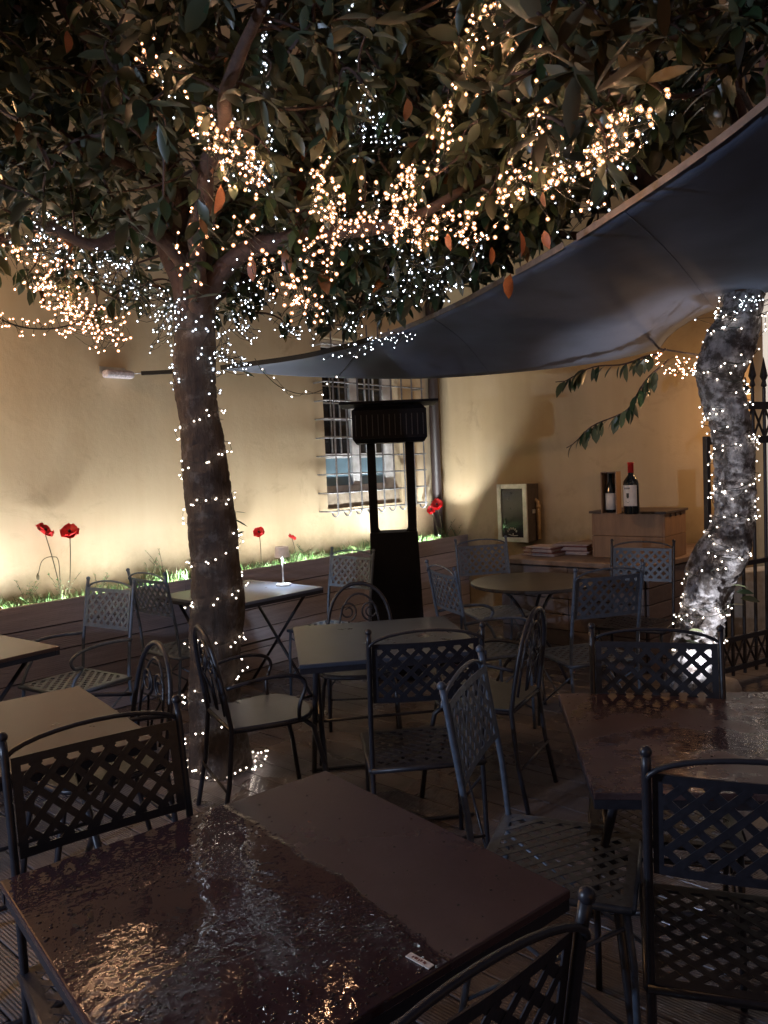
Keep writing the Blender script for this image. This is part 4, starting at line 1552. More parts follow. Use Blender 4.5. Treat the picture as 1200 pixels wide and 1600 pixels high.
# ================================================================== SAIL
def py(u, v, Y):
    return at_y(u, v, Y)
E1 = catmull([py(345, 577, 5.75), py(480, 558, 5.45), py(600, 526, 5.0), py(700, 485, 4.35), py(800, 432, 3.75), py(880, 387, 3.3), py(950, 343, 3.0), py(1080, 255, 2.6), py(1200, 162, 2.35), py(1420, -30, 1.9)], 6)
E2 = catmull([py(345, 577, 5.75), py(440, 586, 5.74), py(560, 591, 5.72), py(690, 590, 5.68), py(850, 577, 5.6), py(960, 562, 5.55), py(1030, 545, 5.5)], 6)
E3 = catmull([py(1030, 545, 5.5), py(1050, 520, 5.3), py(1100, 490, 4.95), py(1200, 455, 4.3), py(1420, 380, 3.3)], 6)
E23 = E2 + E3[1:]
def resamp(pts, n):
    L = [0]
    for a_, b_ in zip(pts[:-1], pts[1:]):
        L.append(L[-1] + (b_ - a_).length)
    out = []
    j = 0
    for k in range(n):
        t = L[-1] * k / (n - 1)
        while j < len(L) - 2 and L[j + 1] < t:
            j += 1
        f = (t - L[j]) / max(1e-9, L[j + 1] - L[j])
        out.append(pts[j].lerp(pts[j + 1], min(1, max(0, f))))
    return out
nu, nv = 49, 16
na = 33
e1a = resamp(E1, nu)
e2a = resamp(E2, na) + resamp(E3, nu - na + 1)[1:]
sl = thing('shade_sail', 'dark charcoal shade sail stretched across the courtyard', 'shade sail')
vs = []
for i in range(nu):
    for j in range(nv + 1):
        v = j / nv
        p = e1a[i].lerp(e2a[i], v)
        w_ = math.sin(math.pi * v) * min(1, i / 8)
        p = p + Vector((0, 0, .03 * w_ - .012 * w_ * math.sin(i * .8 + v * 3)))
        vs.append(p)
fs = [(i * (nv + 1) + j, (i + 1) * (nv + 1) + j, (i + 1) * (nv + 1) + j + 1, i * (nv + 1) + j + 1) for i in range(nu - 1) for j in range(nv)]
so = MB().add(vs, fs).obj('cloth', M['sail'], sl, smooth=True)
md = so.modifiers.new('solid', 'SOLIDIFY')
md.thickness = .003
for i in (20, 37):
    sm_ = MB()
    pts = [Vector(vs[i * (nv + 1) + j]) - Vector((0, 0, .004)) for j in range(nv + 1)]
    sm_.tube(pts, .0035, 6, flat=.3)
    sm_.obj('seam', M['sail'], sl, smooth=True)
# hem tape in stitched lengths with a gap at each seam
def hem(pts, name, w, mat):
    vs = []
    for p in pts:
        vs += [p + Vector((0, 0, .012 + w)), p + Vector((0, 0, -.006)), p + Vector((0, -.012, -.006)), p + Vector((0, -.012, .012 + w))]
    n_ = len(pts)
    fs = []
    for i in range(n_ - 1):
        for k in range(4):
            fs.append((i * 4 + k, (i + 1) * 4 + k, (i + 1) * 4 + (k + 1) % 4, i * 4 + (k + 1) % 4))
    fs += [(0, 1, 2, 3), tuple((n_ - 1) * 4 + k for k in (3, 2, 1, 0))]
    MB().add(vs, fs).obj(name, mat, sl)
ee = resamp(E1, 90)
hem(ee[0:25], 'hem', .016, M['webbing'])
hem(ee[26:52], 'hem', .010, M['hem'])
hem(ee[53:62], 'hem', .010, M['hem'])
hem(ee[63:90], 'hem', .010, M['hem'])
MB().tube(resamp(E3, 30), .006, 6).obj('edge_cord', M['hem'], sl, smooth=True)
anch = on_a(187, 585, WALL_D - .02)
T = e1a[0]
m_ = MB()
dd = T - anch
m_.box((anch + dd * .58), (dd.length * .74, .02, .028), look_rot(dd) @ Matrix.Rotation(R(90), 3, 'Z'))
m_.obj('strap', M['webbing'], sl)
MB().tube([anch, anch + dd * .24], .004, 6).obj('rope', M['steel'], sl)
gc = E3[0]
MB().tube([gc, py(1100, 556, 4.6)], .006, 6).obj('rope', M['hem'], sl)
fx = thing('emergency_lamp', 'clear plastic fitting on the wall where the sail strap is tied', 'fitting', on_a(185, 585, WALL_D - .05), TH)
MB().box((0, 0, 0), (.22, .085, .055)).obj('cover', M['plastic'], fx, bevel=.018)
MB().box((-.02, .045, .03), (.20, .006, .05)).obj('back_plate', M['alu'], fx)

# ================================================================== TREES
def rough_tube(pts, radii, n=20, amp=.12, seed=0, fr=3.0, crack=0.0):
    """trunk with lumpy bark"""
    mb = MB()
    mb.tube(pts, radii, n)
    m = len(pts)
    out = []
    for i in range(m):
        for k in range(n):
            v = Vector(mb.v[i * n + k])
            c = Vector(pts[i])
            d = v - c
            nz = mnoise.noise(Vector((v.x * fr * 2.2, v.y * fr * 2.2, v.z * fr)) + Vector((seed, 0, 0)))
            n2 = mnoise.noise(Vector((v.x * 14, v.y * 14, v.z * 5)) + Vector((seed, 7, 0)))
            f = 1 + amp * nz * 1.6 + amp * .45 * n2
            if crack:
                n3 = mnoise.noise(Vector((v.x * 9, v.y * 9, v.z * 24)) + Vector((seed, 2, 9)))
                n4 = mnoise.noise(Vector((v.x * 40, v.y * 40, v.z * 45)))
                f += -crack * 1.6 * max(0, 1 - abs(n3) * 7) + crack * .6 * n4
            out.append(tuple(c + d * f))
    mb.v = out
    return mb


def trunk_pts(px, Y, per=6):
    return catmull([at_y(u, v, y_) for (u, v, y_) in px], per)


# left tree ---------------------------------------------------------
tL = thing('tree', 'broadleaf tree with dark leaning trunk wound in fairy lights at left', 'tree', (-.89, 4.0, 0))
tinv = Vector((-.89, 4.0, 0))
c0 = [(343, 1208, 4.0), (338, 1120, 4.0), (337, 1000, 4.0), (338, 900, 4.0), (325, 780, 4.0), (316, 680, 4.0), (306, 590, 4.0), (305, 520, 4.0), (302, 460, 4.0)]
LP = [p - tinv for p in trunk_pts(c0, 4.0)]
wpx_ = [52, 45, 42, 42, 40, 37, 34, 36, 33]
def rad_list(w, Y, n):
    out = []
    m = len(w)
    for k in range(n):
        t = k / (n - 1) * (m - 1)
        i = min(m - 2, int(t))
        out.append((w[i] + (w[i + 1] - w[i]) * (t - i)) / F * Y)
    return out

LP2, LR2 = resamp(LP, 200), None
LR2 = rad_list([54, 42, 39, 39, 37, 35, 32, 34, 31], 4.0, 200)
rough_tube(LP2, LR2, 64, .13, 1, crack=.035).obj('trunk', M['bark'], tL, smooth=True)


def limb(parent, origin, pts, r0, r1, mat=None, seed=0):
    P = [Vector(p) - origin for p in catmull(pts, 6)]
    n = len(P)
    for i in range(1, n - 1):
        P[i] = P[i] + Vector((mnoise.noise(P[i] * 4 + Vector((seed, 0, 0))), mnoise.noise(P[i] * 4 + Vector((0, seed, 0))), mnoise.noise(P[i] * 4 + Vector((0, 0, seed))))) * .04
    rr = [r0 + (r1 - r0) * k / (n - 1) for k in range(n)]
    rough_tube(P, rr, 10, .1, seed).obj('limb', mat or M['limb'], parent, smooth=True)
    return [p + origin for p in P]


LT = LP2[-1] + tinv
limbsL = []
def pl3(*a):
    return [LT - Vector((0, 0, .12))] + [at_y(u, v, Y) for (u, v, Y) in a]
limbsL.append(limb(tL, tinv, pl3((275, 390, 3.9), (268, 310, 3.8), (255, 220, 3.6), (200, 130, 3.4), (120, 40, 3.2), (60, -60, 3.1)), .085, .02, seed=1))
limbsL.append(limb(tL, tinv, pl3((320, 400, 4.0), (345, 330, 4.1), (385, 230, 4.1), (420, 120, 4.1), (440, 0, 4.1)), .07, .02, seed=2))
limbsL.append(limb(tL, tinv, pl3((290, 400, 3.8), (225, 360, 3.6), (150, 380, 3.5), (60, 360, 3.5), (-40, 390, 3.5)), .055, .014, seed=3))
limbsL.append(limb(tL, tinv, pl3((350, 420, 3.8), (440, 370, 3.6), (560, 360, 3.4), (680, 330, 3.3), (790, 260, 3.3)), .06, .012, seed=4))
limbsL.append(limb(tL, tinv, pl3((310, 380, 3.6), (330, 250, 3.1), (360, 120, 2.7), (420, -20, 2.4)), .05, .015, seed=5))
limbsL.append(limb(tL, tinv, pl3((360, 440, 4.3), (460, 400, 4.7), (560, 300, 5.0), (640, 180, 5.1)), .05, .012, seed=6))
limbsL.append(limb(tL, tinv, [at_y(262, 230, 3.6), at_y(300, 180, 3.4), at_y(345, 60, 3.2)], .03, .01, seed=7))
limbsL.append(limb(tL, tinv, [at_y(262, 300, 3.75), at_y(200, 260, 3.6), at_y(130, 230, 3.5), at_y(30, 150, 3.4)], .03, .008, seed=8))

# right tree --------------------------------------------------------
tR = thing('tree', 'pale barked tree lit from below and wrapped in white lights at right', 'tree', (1.84, 4.4, 0))
rinv = Vector((1.84, 4.4, 0))
YR = 4.4
c1 = [(1072, 1130, 4.4), (1082, 1040, 4.4), (1098, 960, 4.4), (1112, 900, 4.4), (1135, 850, 4.4), (1146, 790, 4.4), (1148, 720, 4.4), (1138, 650, 4.4), (1122, 600, 4.4), (1140, 540, 4.4), (1160, 490, 4.4), (1170, 420, 4.4)]
RP = resamp([p - rinv for p in trunk_pts(c1, YR)], 260)
RR = rad_list([42, 36, 34, 34, 36, 31, 30, 31, 33, 37, 33, 31], YR, 260)
rough_tube(RP, RR, 80, .15, 11, fr=4.5, crack=.05).obj('trunk', M['bark_pale'], tR, smooth=True)
RT = RP[-1] + rinv
limbsR = []
limbsR.append(limb(tR, rinv, [RT - Vector((0, 0, .15)), at_y(1130, 400, 4.2), at_y(1010, 290, 3.7), at_y(880, 200, 3.3), at_y(760, 60, 3.1)], .07, .015, seed=21))
limbsR.append(limb(tR, rinv, [RT - Vector((0, 0, .1)), at_y(1190, 380, 4.2), at_y(1180, 270, 3.9), at_y(1130, 120, 3.6), at_y(1080, -20, 3.4)], .07, .02, seed=22))
limbsR.append(limb(tR, rinv, [at_y(1130, 400, 4.2), at_y(1000, 380, 4.0), at_y(850, 360, 3.9), at_y(720, 400, 3.8)], .035, .01, seed=23))
limb(tR, rinv, [at_y(1180, 190, 3.4), at_y(1150, 150, 3.0), at_y(1060, 140, 2.5), at_y(950, 115, 2.3), at_y(880, 80, 2.15), at_y(840, 20, 2.05)], .012, .004, seed=24)

# leaves ------------------------------------------------------------
def leaf_proto(L=1.0, w=.17, n=4, fold=.10, curl=.18):
    vs = []
    for i in range(n + 1):
        t = i / n
        ww = w * (math.sin(math.pi * (t * .96 + .02)) ** .8) if 0 < i < n else .012
        y = t * L
        z = -curl * L * t * t
        vs += [(-ww, y, z + fold * ww * 2), (0, y, z), (ww, y, z + fold * ww * 2)]
    fs = []
    for i in range(n):
        a = i * 3
        fs += [(a, a + 1, a + 4, a + 3), (a + 1, a + 2, a + 5, a + 4)]
    return np.array(vs, dtype=np.float64), fs


PV, PF = leaf_proto(w=.20)
PVb, _ = leaf_proto(w=.25, curl=.32)
PVc, _ = leaf_proto(w=.16, curl=.05)
PROT = [PV, PVb, PVc]
leafm = []
for v in PROT:
    mb = MB().add([tuple(p) for p in v], PF)
    leafm.append(mb.mesh('leaf', M['leaf_obj'], smooth=True))
leafpale = MB().add([tuple(p) for p in PVc], PF).mesh('pale_leaf', M['leaf_pale'], smooth=True)


def edge_y(u):
    """picture height of the near edge of the sail above column u, used to trim the crown where the cloth is"""
    xs = [-200, 0, 60, 120, 200, 330, 420, 520, 600, 700, 800, 880, 950, 1080, 1200, 1400]
    ys = [440, 440, 480, 535, 560, 545, 540, 535, 520, 480, 425, 380, 335, 245, 150, 0]
    return float(np.interp(u, xs, ys))


def inside_walls(p, m=.12):
    return p.dot(N) < WALL_D - m and p.dot(A) < WALLB_S - m


def make_crown(parent, origin, limbs, blobs, n_ros, seed, n_single=280):
    rg = random.Random(seed)
    pts_l = [q for l in limbs for q in l]
    arr = np.zeros((len(pts_l) + n_ros, 3))
    na_ = len(pts_l)
    arr[:na_] = [tuple(q) for q in pts_l]
    twig = MB()
    leaves = []        # (dist, matrix 4x4, proto)
    tries = 0
    n = 0
    while n < n_ros and tries < n_ros * 40:
        tries += 1
        c, rad = blobs[rg.randrange(len(blobs))]
        v = Vector((rg.gauss(0, 1), rg.gauss(0, 1), rg.gauss(0, 1))).normalized() * (rg.random() ** .45)
        p = Vector((c[0] + v.x * rad[0], c[1] + v.y * rad[1], c[2] + v.z * rad[2]))
        if not inside_walls(p) or p.y < 1.2:
            continue
        u, w = to_px(p)
        if u < -260 or u > 1460 or w < -500:
            continue
        if w > edge_y(u) - rg.random() ** 2 * 60 - 14:
            continue
        # gaps where wall, sky and facade show through
        if mnoise.noise(p * 1.5 + Vector((seed, 3, 1))) < -.40:
            continue
        n += 1
        dd = ((arr[:na_] - np.array(tuple(p))) ** 2).sum(1)
        j = int(np.argmin(dd))
        q = Vector(arr[j])
        if na_ < len(arr):
            arr[na_] = tuple(p)
            na_ += 1
        axis = (p - q)
        if axis.length < .05:
            axis = Vector((0, 0, .1))
        mdp = (p + q) / 2 + Vector((rg.uniform(-.08, .08), rg.uniform(-.08, .08), rg.uniform(-.02, .1)))
        if axis.length < 1.1:
            tp_ = bez(q - origin, mdp - origin, p - origin, 5)
            twig.tube(tp_, [.007 - .0009 * k for k in range(6)], 4, cap=False)
        ax = (axis.normalized() + Vector((0, 0, rg.uniform(-.3, .5)))).normalized()
        nl = rg.randint(6, 10)
        ra = look_rot(ax, rg.random() * 6)
        for k in range(nl):
            an = 2.4 * k + rg.uniform(-.3, .3)
            op = R(35 + 50 * rg.random())
            d = Vector((math.sin(op) * math.cos(an), math.cos(op), math.sin(op) * math.sin(an)))
            d = (ra @ d)
            d.z -= .25
            d.normalize()
            L = rg.uniform(.06, .125)
            rot = look_rot(d, rg.uniform(-.6, .6)).to_4x4()
            pos = p - ax * (.012 * k)
            m = Matrix.Translation(pos - origin) @ rot @ Matrix.Scale(L, 4)
            uu, ww = to_px(pos + d * L * .7)
            if ww > edge_y(uu) + 6 and uu > 330:
                continue
            vis = -20 < uu < 1220 and -20 < ww
            leaves.append(((pos - Vector((0, 0, CAMH))).length if vis else 99, m, rg.randrange(3)))
    leaves.sort(key=lambda q: q[0])
    for d_, m, k in leaves[:n_single]:
        o = bpy.data.objects.new('leaf', leafm[k])
        COL.objects.link(o)
        o.parent = parent
        o.matrix_local = m
    rest = leaves[n_single:]
    nvp = len(PV)
    allv = np.empty((len(rest) * nvp, 3))
    pf = np.array(PF)
    for i, (d_, m, k) in enumerate(rest):
        mm_ = np.array(m)
        allv[i * nvp:(i + 1) * nvp] = PROT[k] @ mm_[:3, :3].T + mm_[:3, 3]
    faces = (pf[None] + (np.arange(len(rest)) * nvp)[:, None, None]).reshape(-1, 4)
    me = bpy.data.meshes.new('foliage')
    me.vertices.add(len(allv))
    me.vertices.foreach_set('co', allv.ravel())
    nf = len(faces)
    me.loops.add(nf * 4)
    me.polygons.add(nf)
    me.loops.foreach_set('vertex_index', faces.ravel().astype(np.int32))
    me.polygons.foreach_set('loop_start', np.arange(0, nf * 4, 4, dtype=np.int32))
    me.polygons.foreach_set('loop_total', np.full(nf, 4, dtype=np.int32))
    me.polygons.foreach_set('use_smooth', np.ones(nf, dtype=bool))
    me.update(calc_edges=True)
    me.materials.append(M['leaf'])
    o = bpy.data.objects.new('foliage', me)
    COL.objects.link(o)
    o.parent = parent
    o['kind'] = 'stuff'
    tw = twig.obj('twigs', M['limb'], parent)
    tw['kind'] = 'stuff'


make_crown(tL, tinv, limbsL, [((-.9, 4.1, 3.35), (1.7, 1.2, 1.05)), ((-1.7, 3.9, 3.1), (1.2, 1.0, .8)), ((.1, 3.9, 3.05), (1.2, 1.1, .8)), ((-.5, 3.0, 3.1), (1.3, .7, .7)), ((-.2, 4.6, 2.75), (1.2, .8, .5)), ((.3, 4.0, 2.65), (.8, .5, .35)), ((-1.6, 3.5, 3.5), (1.1, .8, .8))], 1900, 5)
make_crown(tR, rinv, limbsR, [((1.3, 3.6, 3.4), (1.2, 1.0, .9)), ((.6, 3.5, 3.1), (1.0, .8, .7)), ((.9, 2.5, 2.95), (.7, .7, .5)), ((1.7, 4.0, 2.95), (.7, .6, .5)), ((.8, 3.2, 2.85), (.55, .5, .4))], 680, 9, 200)

# big pale leaves overhead at the upper right, on the near branch
rg = random.Random(4)
for (u, v, Y) in ((845, 40, 2.1), (868, 80, 2.1), (900, 110, 2.15), (930, 60, 2.2), (925, 150, 2.2), (970, 40, 2.2), (1040, 60, 2.3), (1010, 130, 2.35), (1100, 100, 2.5)):
    p = at_y(u, v, Y)
    ax = Vector((rg.uniform(-.8, .1), rg.uniform(-.4, .2), rg.uniform(-.4, .4))).normalized()
    ra = look_rot(ax, rg.random() * 6)
    for k in range(6):
        an = 2 * math.pi * k / 6 + rg.uniform(-.3, .3)
        op = R(35 + 35 * rg.random())
        d = ra @ Vector((math.sin(op) * math.cos(an), math.cos(op), math.sin(op) * math.sin(an)))
        L = rg.uniform(.12, .18)
        uu, ww = to_px(p + d * L)
        if ww > edge_y(uu) - 5:
            continue
        o = bpy.data.objects.new('leaf', leafpale if rg.random() < .75 else leafm[2])
        COL.objects.link(o)
        o.parent = tR
        o.matrix_local = Matrix.Translation(p - rinv) @ look_rot(d, rg.uniform(-.7, .7)).to_4x4() @ Matrix.Scale(L, 4)

# hanging leafy branches in front of wall B, below the sail
for br in ([(1045, 562, 4.9), (1010, 590, 5.0), (975, 635, 5.05), (930, 665, 5.1), (885, 700, 5.15)], [(1040, 545, 5.0), (990, 565, 5.2), (930, 575, 5.3), (868, 597, 5.35)]):
    pts = [at_y(*q) for q in br]
    P = limb(tR, rinv, pts, .007, .003, seed=31)
    for i in range(3, len(P) - 1, 1):
        for sgn in (-1, 1):
            if rg.random() < .25:
                continue
            tg = (P[min(i + 1, len(P) - 1)] - P[i - 1]).normalized()
            d = (tg * .5 + Vector((sgn * rg.uniform(.1, .5), rg.uniform(-.4, .4), -rg.uniform(.3, 1.0)))).normalized()
            o = bpy.data.objects.new('leaf', leafm[rg.randrange(2)])
            COL.objects.link(o)
            o.parent = tR
            o.matrix_local = Matrix.Translation(P[i] - rinv) @ look_rot(d, rg.uniform(-.8, .8)).to_4x4() @ Matrix.Scale(rg.uniform(.09, .13), 4)

# rust coloured old leaves hanging by the sail edge
M['rust'] = simple('rust_leaf', (0.30, 0.10, 0.03), 0.5, scale=30)
rustm = MB().add([tuple(p) for p in PVb], PF).mesh('rust_leaf', M['rust'], smooth=True)
for (u, v, Y, L) in ((742, 392, 3.3, .09), (768, 398, 3.3, .07), (812, 372, 3.1, .10), (798, 440, 3.1, .10), (850, 372, 3.0, .07), (700, 375, 3.2, .07), (636, 165, 3.0, .09), (345, 300, 3.0, .11), (330, 250, 3.1, .08), (395, 415, 3.2, .09), (355, 95, 3.0, .08), (105, 60, 2.9, .08), (500, 215, 3.2, .05), (848, 312, 2.7, .05)):
    o = bpy.data.objects.new('leaf', rustm)
    COL.objects.link(o)
    o.parent = tL
    o.matrix_local = Matrix.Translation(at_y(u, v - 12, Y) - tinv) @ look_rot(Vector((rg.uniform(-.3, .3), rg.uniform(-.3, .1), -1)), rg.uniform(-1.2, 1.2)).to_4x4() @ Matrix.Scale(L, 4)

# shoots on the trunk
for (u, v, L) in ((372, 812, .08), (370, 800, .07), (374, 835, .05), (385, 580, .07), (345, 655, .04)):
    p = at_y(u - 6, v, 3.95)
    d = Vector((.8, -.1, rg.uniform(-.5, .5))).normalized()
    o = bpy.data.objects.new('leaf', leafm[2])
    COL.objects.link(o)
    o.parent = tL
    o.matrix_local = Matrix.Translation(p - tinv) @ look_rot(d, rg.uniform(-.8, .8)).to_4x4() @ Matrix.Scale(L, 4)
for (u, v) in ((1150, 915), (1158, 925), (1165, 935), (1140, 945), (1128, 950), (1085, 985), (1078, 1000), (1092, 1010)):
    p = at_y(u - 8, v, 4.3)
    d = Vector((.7, -.3, rg.uniform(-.6, .2))).normalized()
    o = bpy.data.objects.new('leaf', leafm[rg.randrange(3)])
    COL.objects.link(o)
    o.parent = tR
    o.matrix_local = Matrix.Translation(p - rinv) @ look_rot(d, rg.uniform(-.8, .8)).to_4x4() @ Matrix.Scale(rg.uniform(.06, .1), 4)

# ================================================================== FAIRY LIGHTS
def bulb_geo(mb, p, r, capidx):
    mb.octa(p, r * .29)
    n0 = len(mb.f)
    mb.lathe([(r * .55, -r * .85), (r, -r * .3), (r, r * .3), (r * .5, r * .9)], p, 6)
    capidx += range(n0, len(mb.f))


def bulb_finish(me, key, capidx):
    me.materials.append(M[key + '_cap'])
    mi = np.zeros(len(me.polygons), dtype=np.int32)
    mi[capidx] = 1
    me.polygons.foreach_set('material_index', mi)
    me.update()


bulb_mesh = {}
for k in ('warm_bulb', 'cool_bulb', 'neutral_bulb'):
    mb, ci = MB(), []
    bulb_geo(mb, (0, 0, 0), .0062, ci)
    bulb_mesh[k] = mb.mesh('bulb', M[k])
    bulb_finish(bulb_mesh[k], k, ci)
def string(label, pts, col, single=True, r=None, wr=.0014, group='strings of fairy lights'):
    """pts: ordered bulb positions; one wire, bulbs either as parts or one mass"""
    t = thing('string_light', label, 'fairy lights', group=group)
    w = MB()
    prev = None
    for i in range(len(pts) - 1):
        a_, b_ = Vector(pts[i]), Vector(pts[i + 1])
        if (b_ - a_).length > .45:
            continue
        off = Vector((0, 0, .008))
        mdl = (a_ + b_) / 2 - Vector((0, 0, .008)) + Vector((random.uniform(-1, 1), random.uniform(-1, 1), random.uniform(-1, 1))) * .006
        w.tube([a_ + off, mdl + off * .5, b_ + off], wr, 3, cap=False)
    if w.v:
        w.obj('wire', M['wire'], t)['kind'] = 'stuff'
    if single:
        for p in pts:
            o = bpy.data.objects.new('bulb', bulb_mesh[col])
            COL.objects.link(o)
            o.parent = t
            o.location = p
    else:
        m_ = MB()
        ci = []
        r = r or (.0074 if col == 'warm_bulb' else .0044)
        for p in pts:
            bulb_geo(m_, p, r * random.uniform(.7, 1.15), ci)
        bo = m_.obj('bulbs', M[col], t)
        bo['kind'] = 'stuff'
        bulb_finish(bo.data, col, ci)
    return t


def around(P, Rr, origin, turns, n, z0=0.0, z1=1.0, jit=.25, phase=0.0, bump=.012):
    out = []
    m = len(P)
    for k in range(n):
        t = z0 + (z1 - z0) * k / (n - 1)
        i = min(m - 1, int(t * (m - 1)))
        an = phase + 2 * math.pi * turns * (k / n) + random.uniform(-jit, jit)
        rr = Rr[i] * 1.04 + bump
        wob = .055 * mnoise.noise(Vector((k * .11, phase * 3.1 + turns, 2.0))) * 2
        i = max(0, min(m - 1, i + int(wob / max(.001, (P[1] - P[0]).length))))
        rr = Rr[i] * random.choice((1.04, 1.04, 1.1, 1.16)) + bump
        out.append(P[i] + origin + Vector((math.cos(an) * rr, math.sin(an) * rr, random.uniform(-.02, .02))))
    return out


string('white fairy lights spiralling up the dark left trunk', around(LP2, LR2, tinv, 8.4, 160, .03, .8, .5), 'neutral_bulb')
string('dense cool white lights at the top of the left trunk', around(LP2, LR2, tinv, 5, 75, .8, 1.0, .9), 'cool_bulb')
string('white fairy lights wound upwards round the pale right trunk', around(RP, RR, rinv, 9.5, 190, .12, .95, .9), 'neutral_bulb', wr=.0022)
string('second white light cable crossing the other way round the pale right trunk', around(RP, RR, rinv, -6.3, 120, .2, .98, .9, 1.3), 'neutral_bulb', wr=.0022)


string('ring of white lights lying round the foot of the left trunk', [tinv + Vector((.205 * math.cos(a_) * (1 + .10 * math.sin(3 * a_)), .205 * math.sin(a_) * (1 + random.uniform(-.06, .06)), .035 + .02 * math.sin(5 * a_))) + LP2[0] * Vector((1, 1, 0)).length * 0 for a_ in [3.0 + k * .19 + random.uniform(-.09, .09) for k in range(24)]], 'neutral_bulb')


def scatter(poly, n, Y, sx, sy=None, sY=.12):
    """bulbs strung near a polyline of the crown"""
    sy = sy or sx
    P3 = resamp([at_y(u, v, Y if not callable(Y) else Y(u)) for (u, v) in poly], 60) if len(poly) > 1 else [at_y(poly[0][0], poly[0][1], Y)]
    out = []
    sd = random.uniform(0, 99)
    for k in range(n):
        t = random.random()
        if mnoise.noise(Vector((t * 9, sd, 0))) < -.22:
            t = random.random()
        q = P3[int(t * (len(P3) - 1))]
        lane = random.choice((0, 0, 7, 15))
        off = Vector((mnoise.noise(Vector((t * 13, sd + lane, 1))), mnoise.noise(Vector((t * 13, sd + lane, 5))) * sY / sx, mnoise.noise(Vector((t * 13, sd + lane, 9))))) * sx * 2.6
        out.append((t, q + off + Vector((random.gauss(0, sx), random.gauss(0, sY), random.gauss(0, sy))) * .42))
    out.sort(key=lambda q: q[0])
    return [q[1] for q in out]


Yf = 3.0
WARM = [
    ('warm light string running down from the top left branch', [(225, 40), (225, 85), (245, 120), (285, 150), (310, 190), (340, 240), (360, 290)], 70, Yf, .03),
    ('warm cluster of lights wrapped on the left upper branch', [(340, 215), (380, 240), (410, 290)], 75, Yf, .05),
    ('warm lights around the fork of the left tree', [(270, 430), (300, 350), (330, 300), (300, 400)], 36, 3.3, .04),
    ('warm light bundle in the middle of the crown', [(490, 265), (505, 310), (540, 350)], 75, Yf, .05),
    ('warm garland linking the middle bundles', [(550, 350), (600, 345), (660, 365), (730, 345)], 75, Yf, .045),
    ('warm loop of lights above the lamp table', [(415, 370), (430, 440), (470, 470), (515, 440), (520, 380), (470, 400)], 110, Yf, .045),
    ('warm string climbing the centre of the crown', [(655, 290), (690, 240), (700, 180), (735, 110), (735, 40)], 60, 2.9, .035),
    ('warm bundle of lights at the top centre', [(745, 15), (790, 45), (820, 70)], 60, 2.8, .05),
    ('warm string dropping through the right crown', [(800, 70), (825, 150), (830, 220), (790, 300), (770, 345)], 55, 2.8, .04),
    ('dense warm bundle over the sail edge', [(840, 285), (880, 250), (920, 260), (950, 230), (975, 210)], 130, 2.75, .06),
    ('warm string at the right end of the crown', [(950, 230), (1000, 180), (1020, 160)], 30, 2.4, .03),
    ('warm string looping left of the sail', [(640, 270), (620, 300), (625, 350), (655, 360)], 50, 2.9, .03),
    ('warm lights spilling at the far left of the crown', [(50, 370), (70, 410), (100, 470), (160, 530)], 250, 3.6, .07),
    ('warm garland swinging from the middle bundle towards the sail edge', [(560, 300), (640, 330), (700, 350), (780, 345), (840, 300)], 70, 2.95, .035),
    ('golden lights tied at the sail corner by the right tree', [(1035, 552), (1050, 575), (1080, 575), (1105, 588)], 60, 4.7, .03),
]
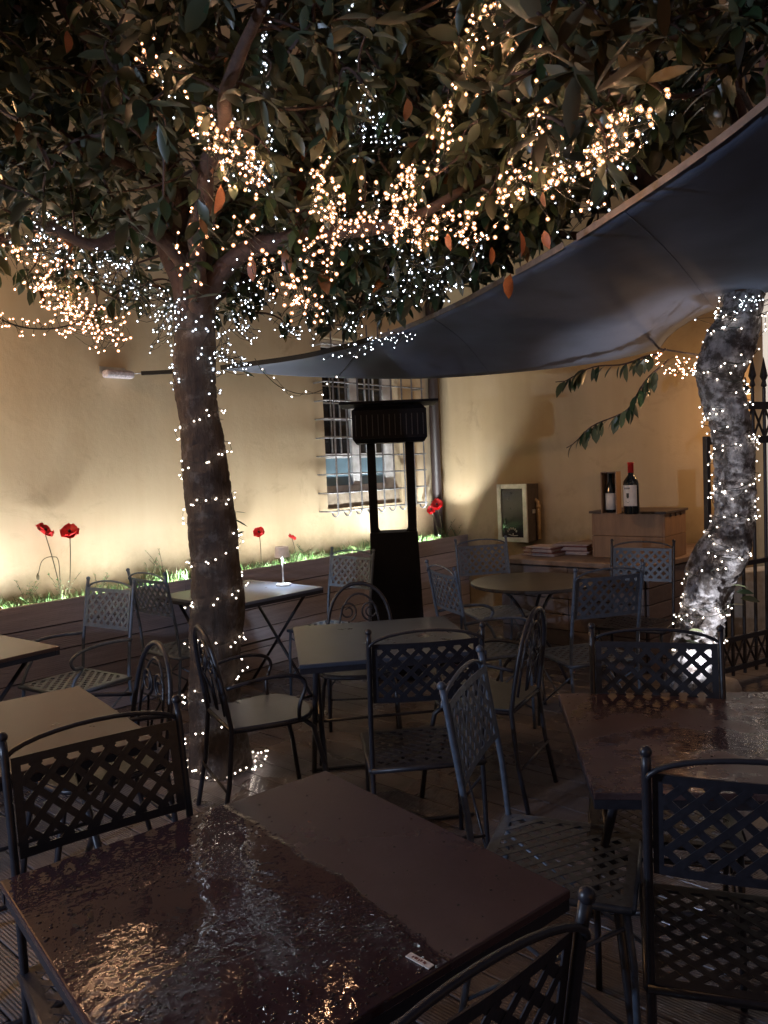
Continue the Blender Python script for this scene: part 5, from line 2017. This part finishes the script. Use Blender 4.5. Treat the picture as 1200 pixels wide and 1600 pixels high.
COOL = [
    ('cool white lights in the dense left cluster', [(60, 370), (130, 390), (200, 430), (250, 480), (270, 530)], 230, 3.55, .09),
    ('cool white hanging string at the top of the crown', [(415, 0), (417, 120), (420, 240)], 40, 2.9, .012),
    ('cool white string at upper centre', [(480, 10), (520, 40), (590, 190), (600, 230)], 40, 3.0, .04),
    ('cool lights behind the middle bundles', [(560, 190), (610, 210), (620, 230)], 40, 3.2, .05),
    ('cool white bundle just right of the left trunk', [(345, 580), (370, 520), (380, 470), (420, 460)], 120, 3.6, .05),
    ('cool white lights scattered over the sail edge', [(420, 500), (480, 520), (560, 500), (620, 460), (700, 450)], 90, 3.7, .08),
    ('cool white lights below the right crown', [(560, 340), (640, 430), (720, 420), (760, 380)], 80, 3.3, .08),
    ('cool lights mixed in the left warm bundles', [(330, 180), (400, 280), (420, 330)], 60, 3.0, .06),
    ('cool white lights on the right of the crown', [(860, 200), (900, 300), (960, 300), (1060, 160)], 55, 2.7, .06),
    ('cool white lights at the head of the right trunk', [(1130, 500), (1165, 470), (1195, 470)], 45, 4.2, .04),
    ('cool lights under the upper left leaves', [(10, 345), (40, 350), (100, 350)], 36, 3.4, .04),
    ('cool white lights hanging beside the sail rope', [(520, 560), (590, 535), (640, 530), (650, 520)], 50, 4.6, .035),
]
for lab_, poly, n_, Y, sg in WARM:
    string(lab_, scatter(poly, n_, Y, sg), 'warm_bulb', single=False)
for lab_, poly, n_, Y, sg in COOL:
    string(lab_, scatter(poly, n_, Y, sg), 'cool_bulb', single=False)
# the loop of bulbs hanging from the sail edge
lp_pts = [at_y(u, v, 4.4) for (u, v) in ((410, 577), (428, 590), (444, 609), (456, 620), (478, 612), (504, 617), (511, 600), (526, 589), (557, 558))]
string('drooping loop of nine bulbs under the sail edge', lp_pts, 'neutral_bulb')
MB().tube(catmull([at_y(u, v, 4.4) for (u, v) in ((398, 560), (412, 582), (440, 606), (478, 616), (512, 604), (540, 575), (562, 545))], 6), .0022, 5).obj('cable', M['wire'], None)
cb_ = bpy.data.objects['cable']
tag(cb_, 'dark cable of the drooping bulb loop under the sail', 'cable')
# branching wire cluster at far left
bw_ = thing('string_light', 'spiky cluster-light wire reaching in from the left edge below the leaves', 'fairy lights', group='strings of fairy lights')
ctr = catmull([at_y(u, v, 3.6) for (u, v) in ((-60, 470), (-10, 492), (10, 503), (40, 512), (75, 514), (105, 509), (130, 500))], 8)
m_ = MB().tube(ctr, .004, 5)
tips = []
for q in ctr[::1]:
    for _ in range(1):
        d = Vector((random.uniform(-.6, .6), random.uniform(-1, 1), random.choice((-1, 1)) * random.uniform(.5, 1))).normalized()
        tp_ = q + d * random.uniform(.03, .06)
        m_.tube([q, tp_], .0015, 4)
        tips.append(tp_)
m_.obj('wire', M['wire'], bw_)
for p in tips:
    o = bpy.data.objects.new('bulb', bulb_mesh['warm_bulb'])
    COL.objects.link(o)
    o.parent = bw_
    o.location = p
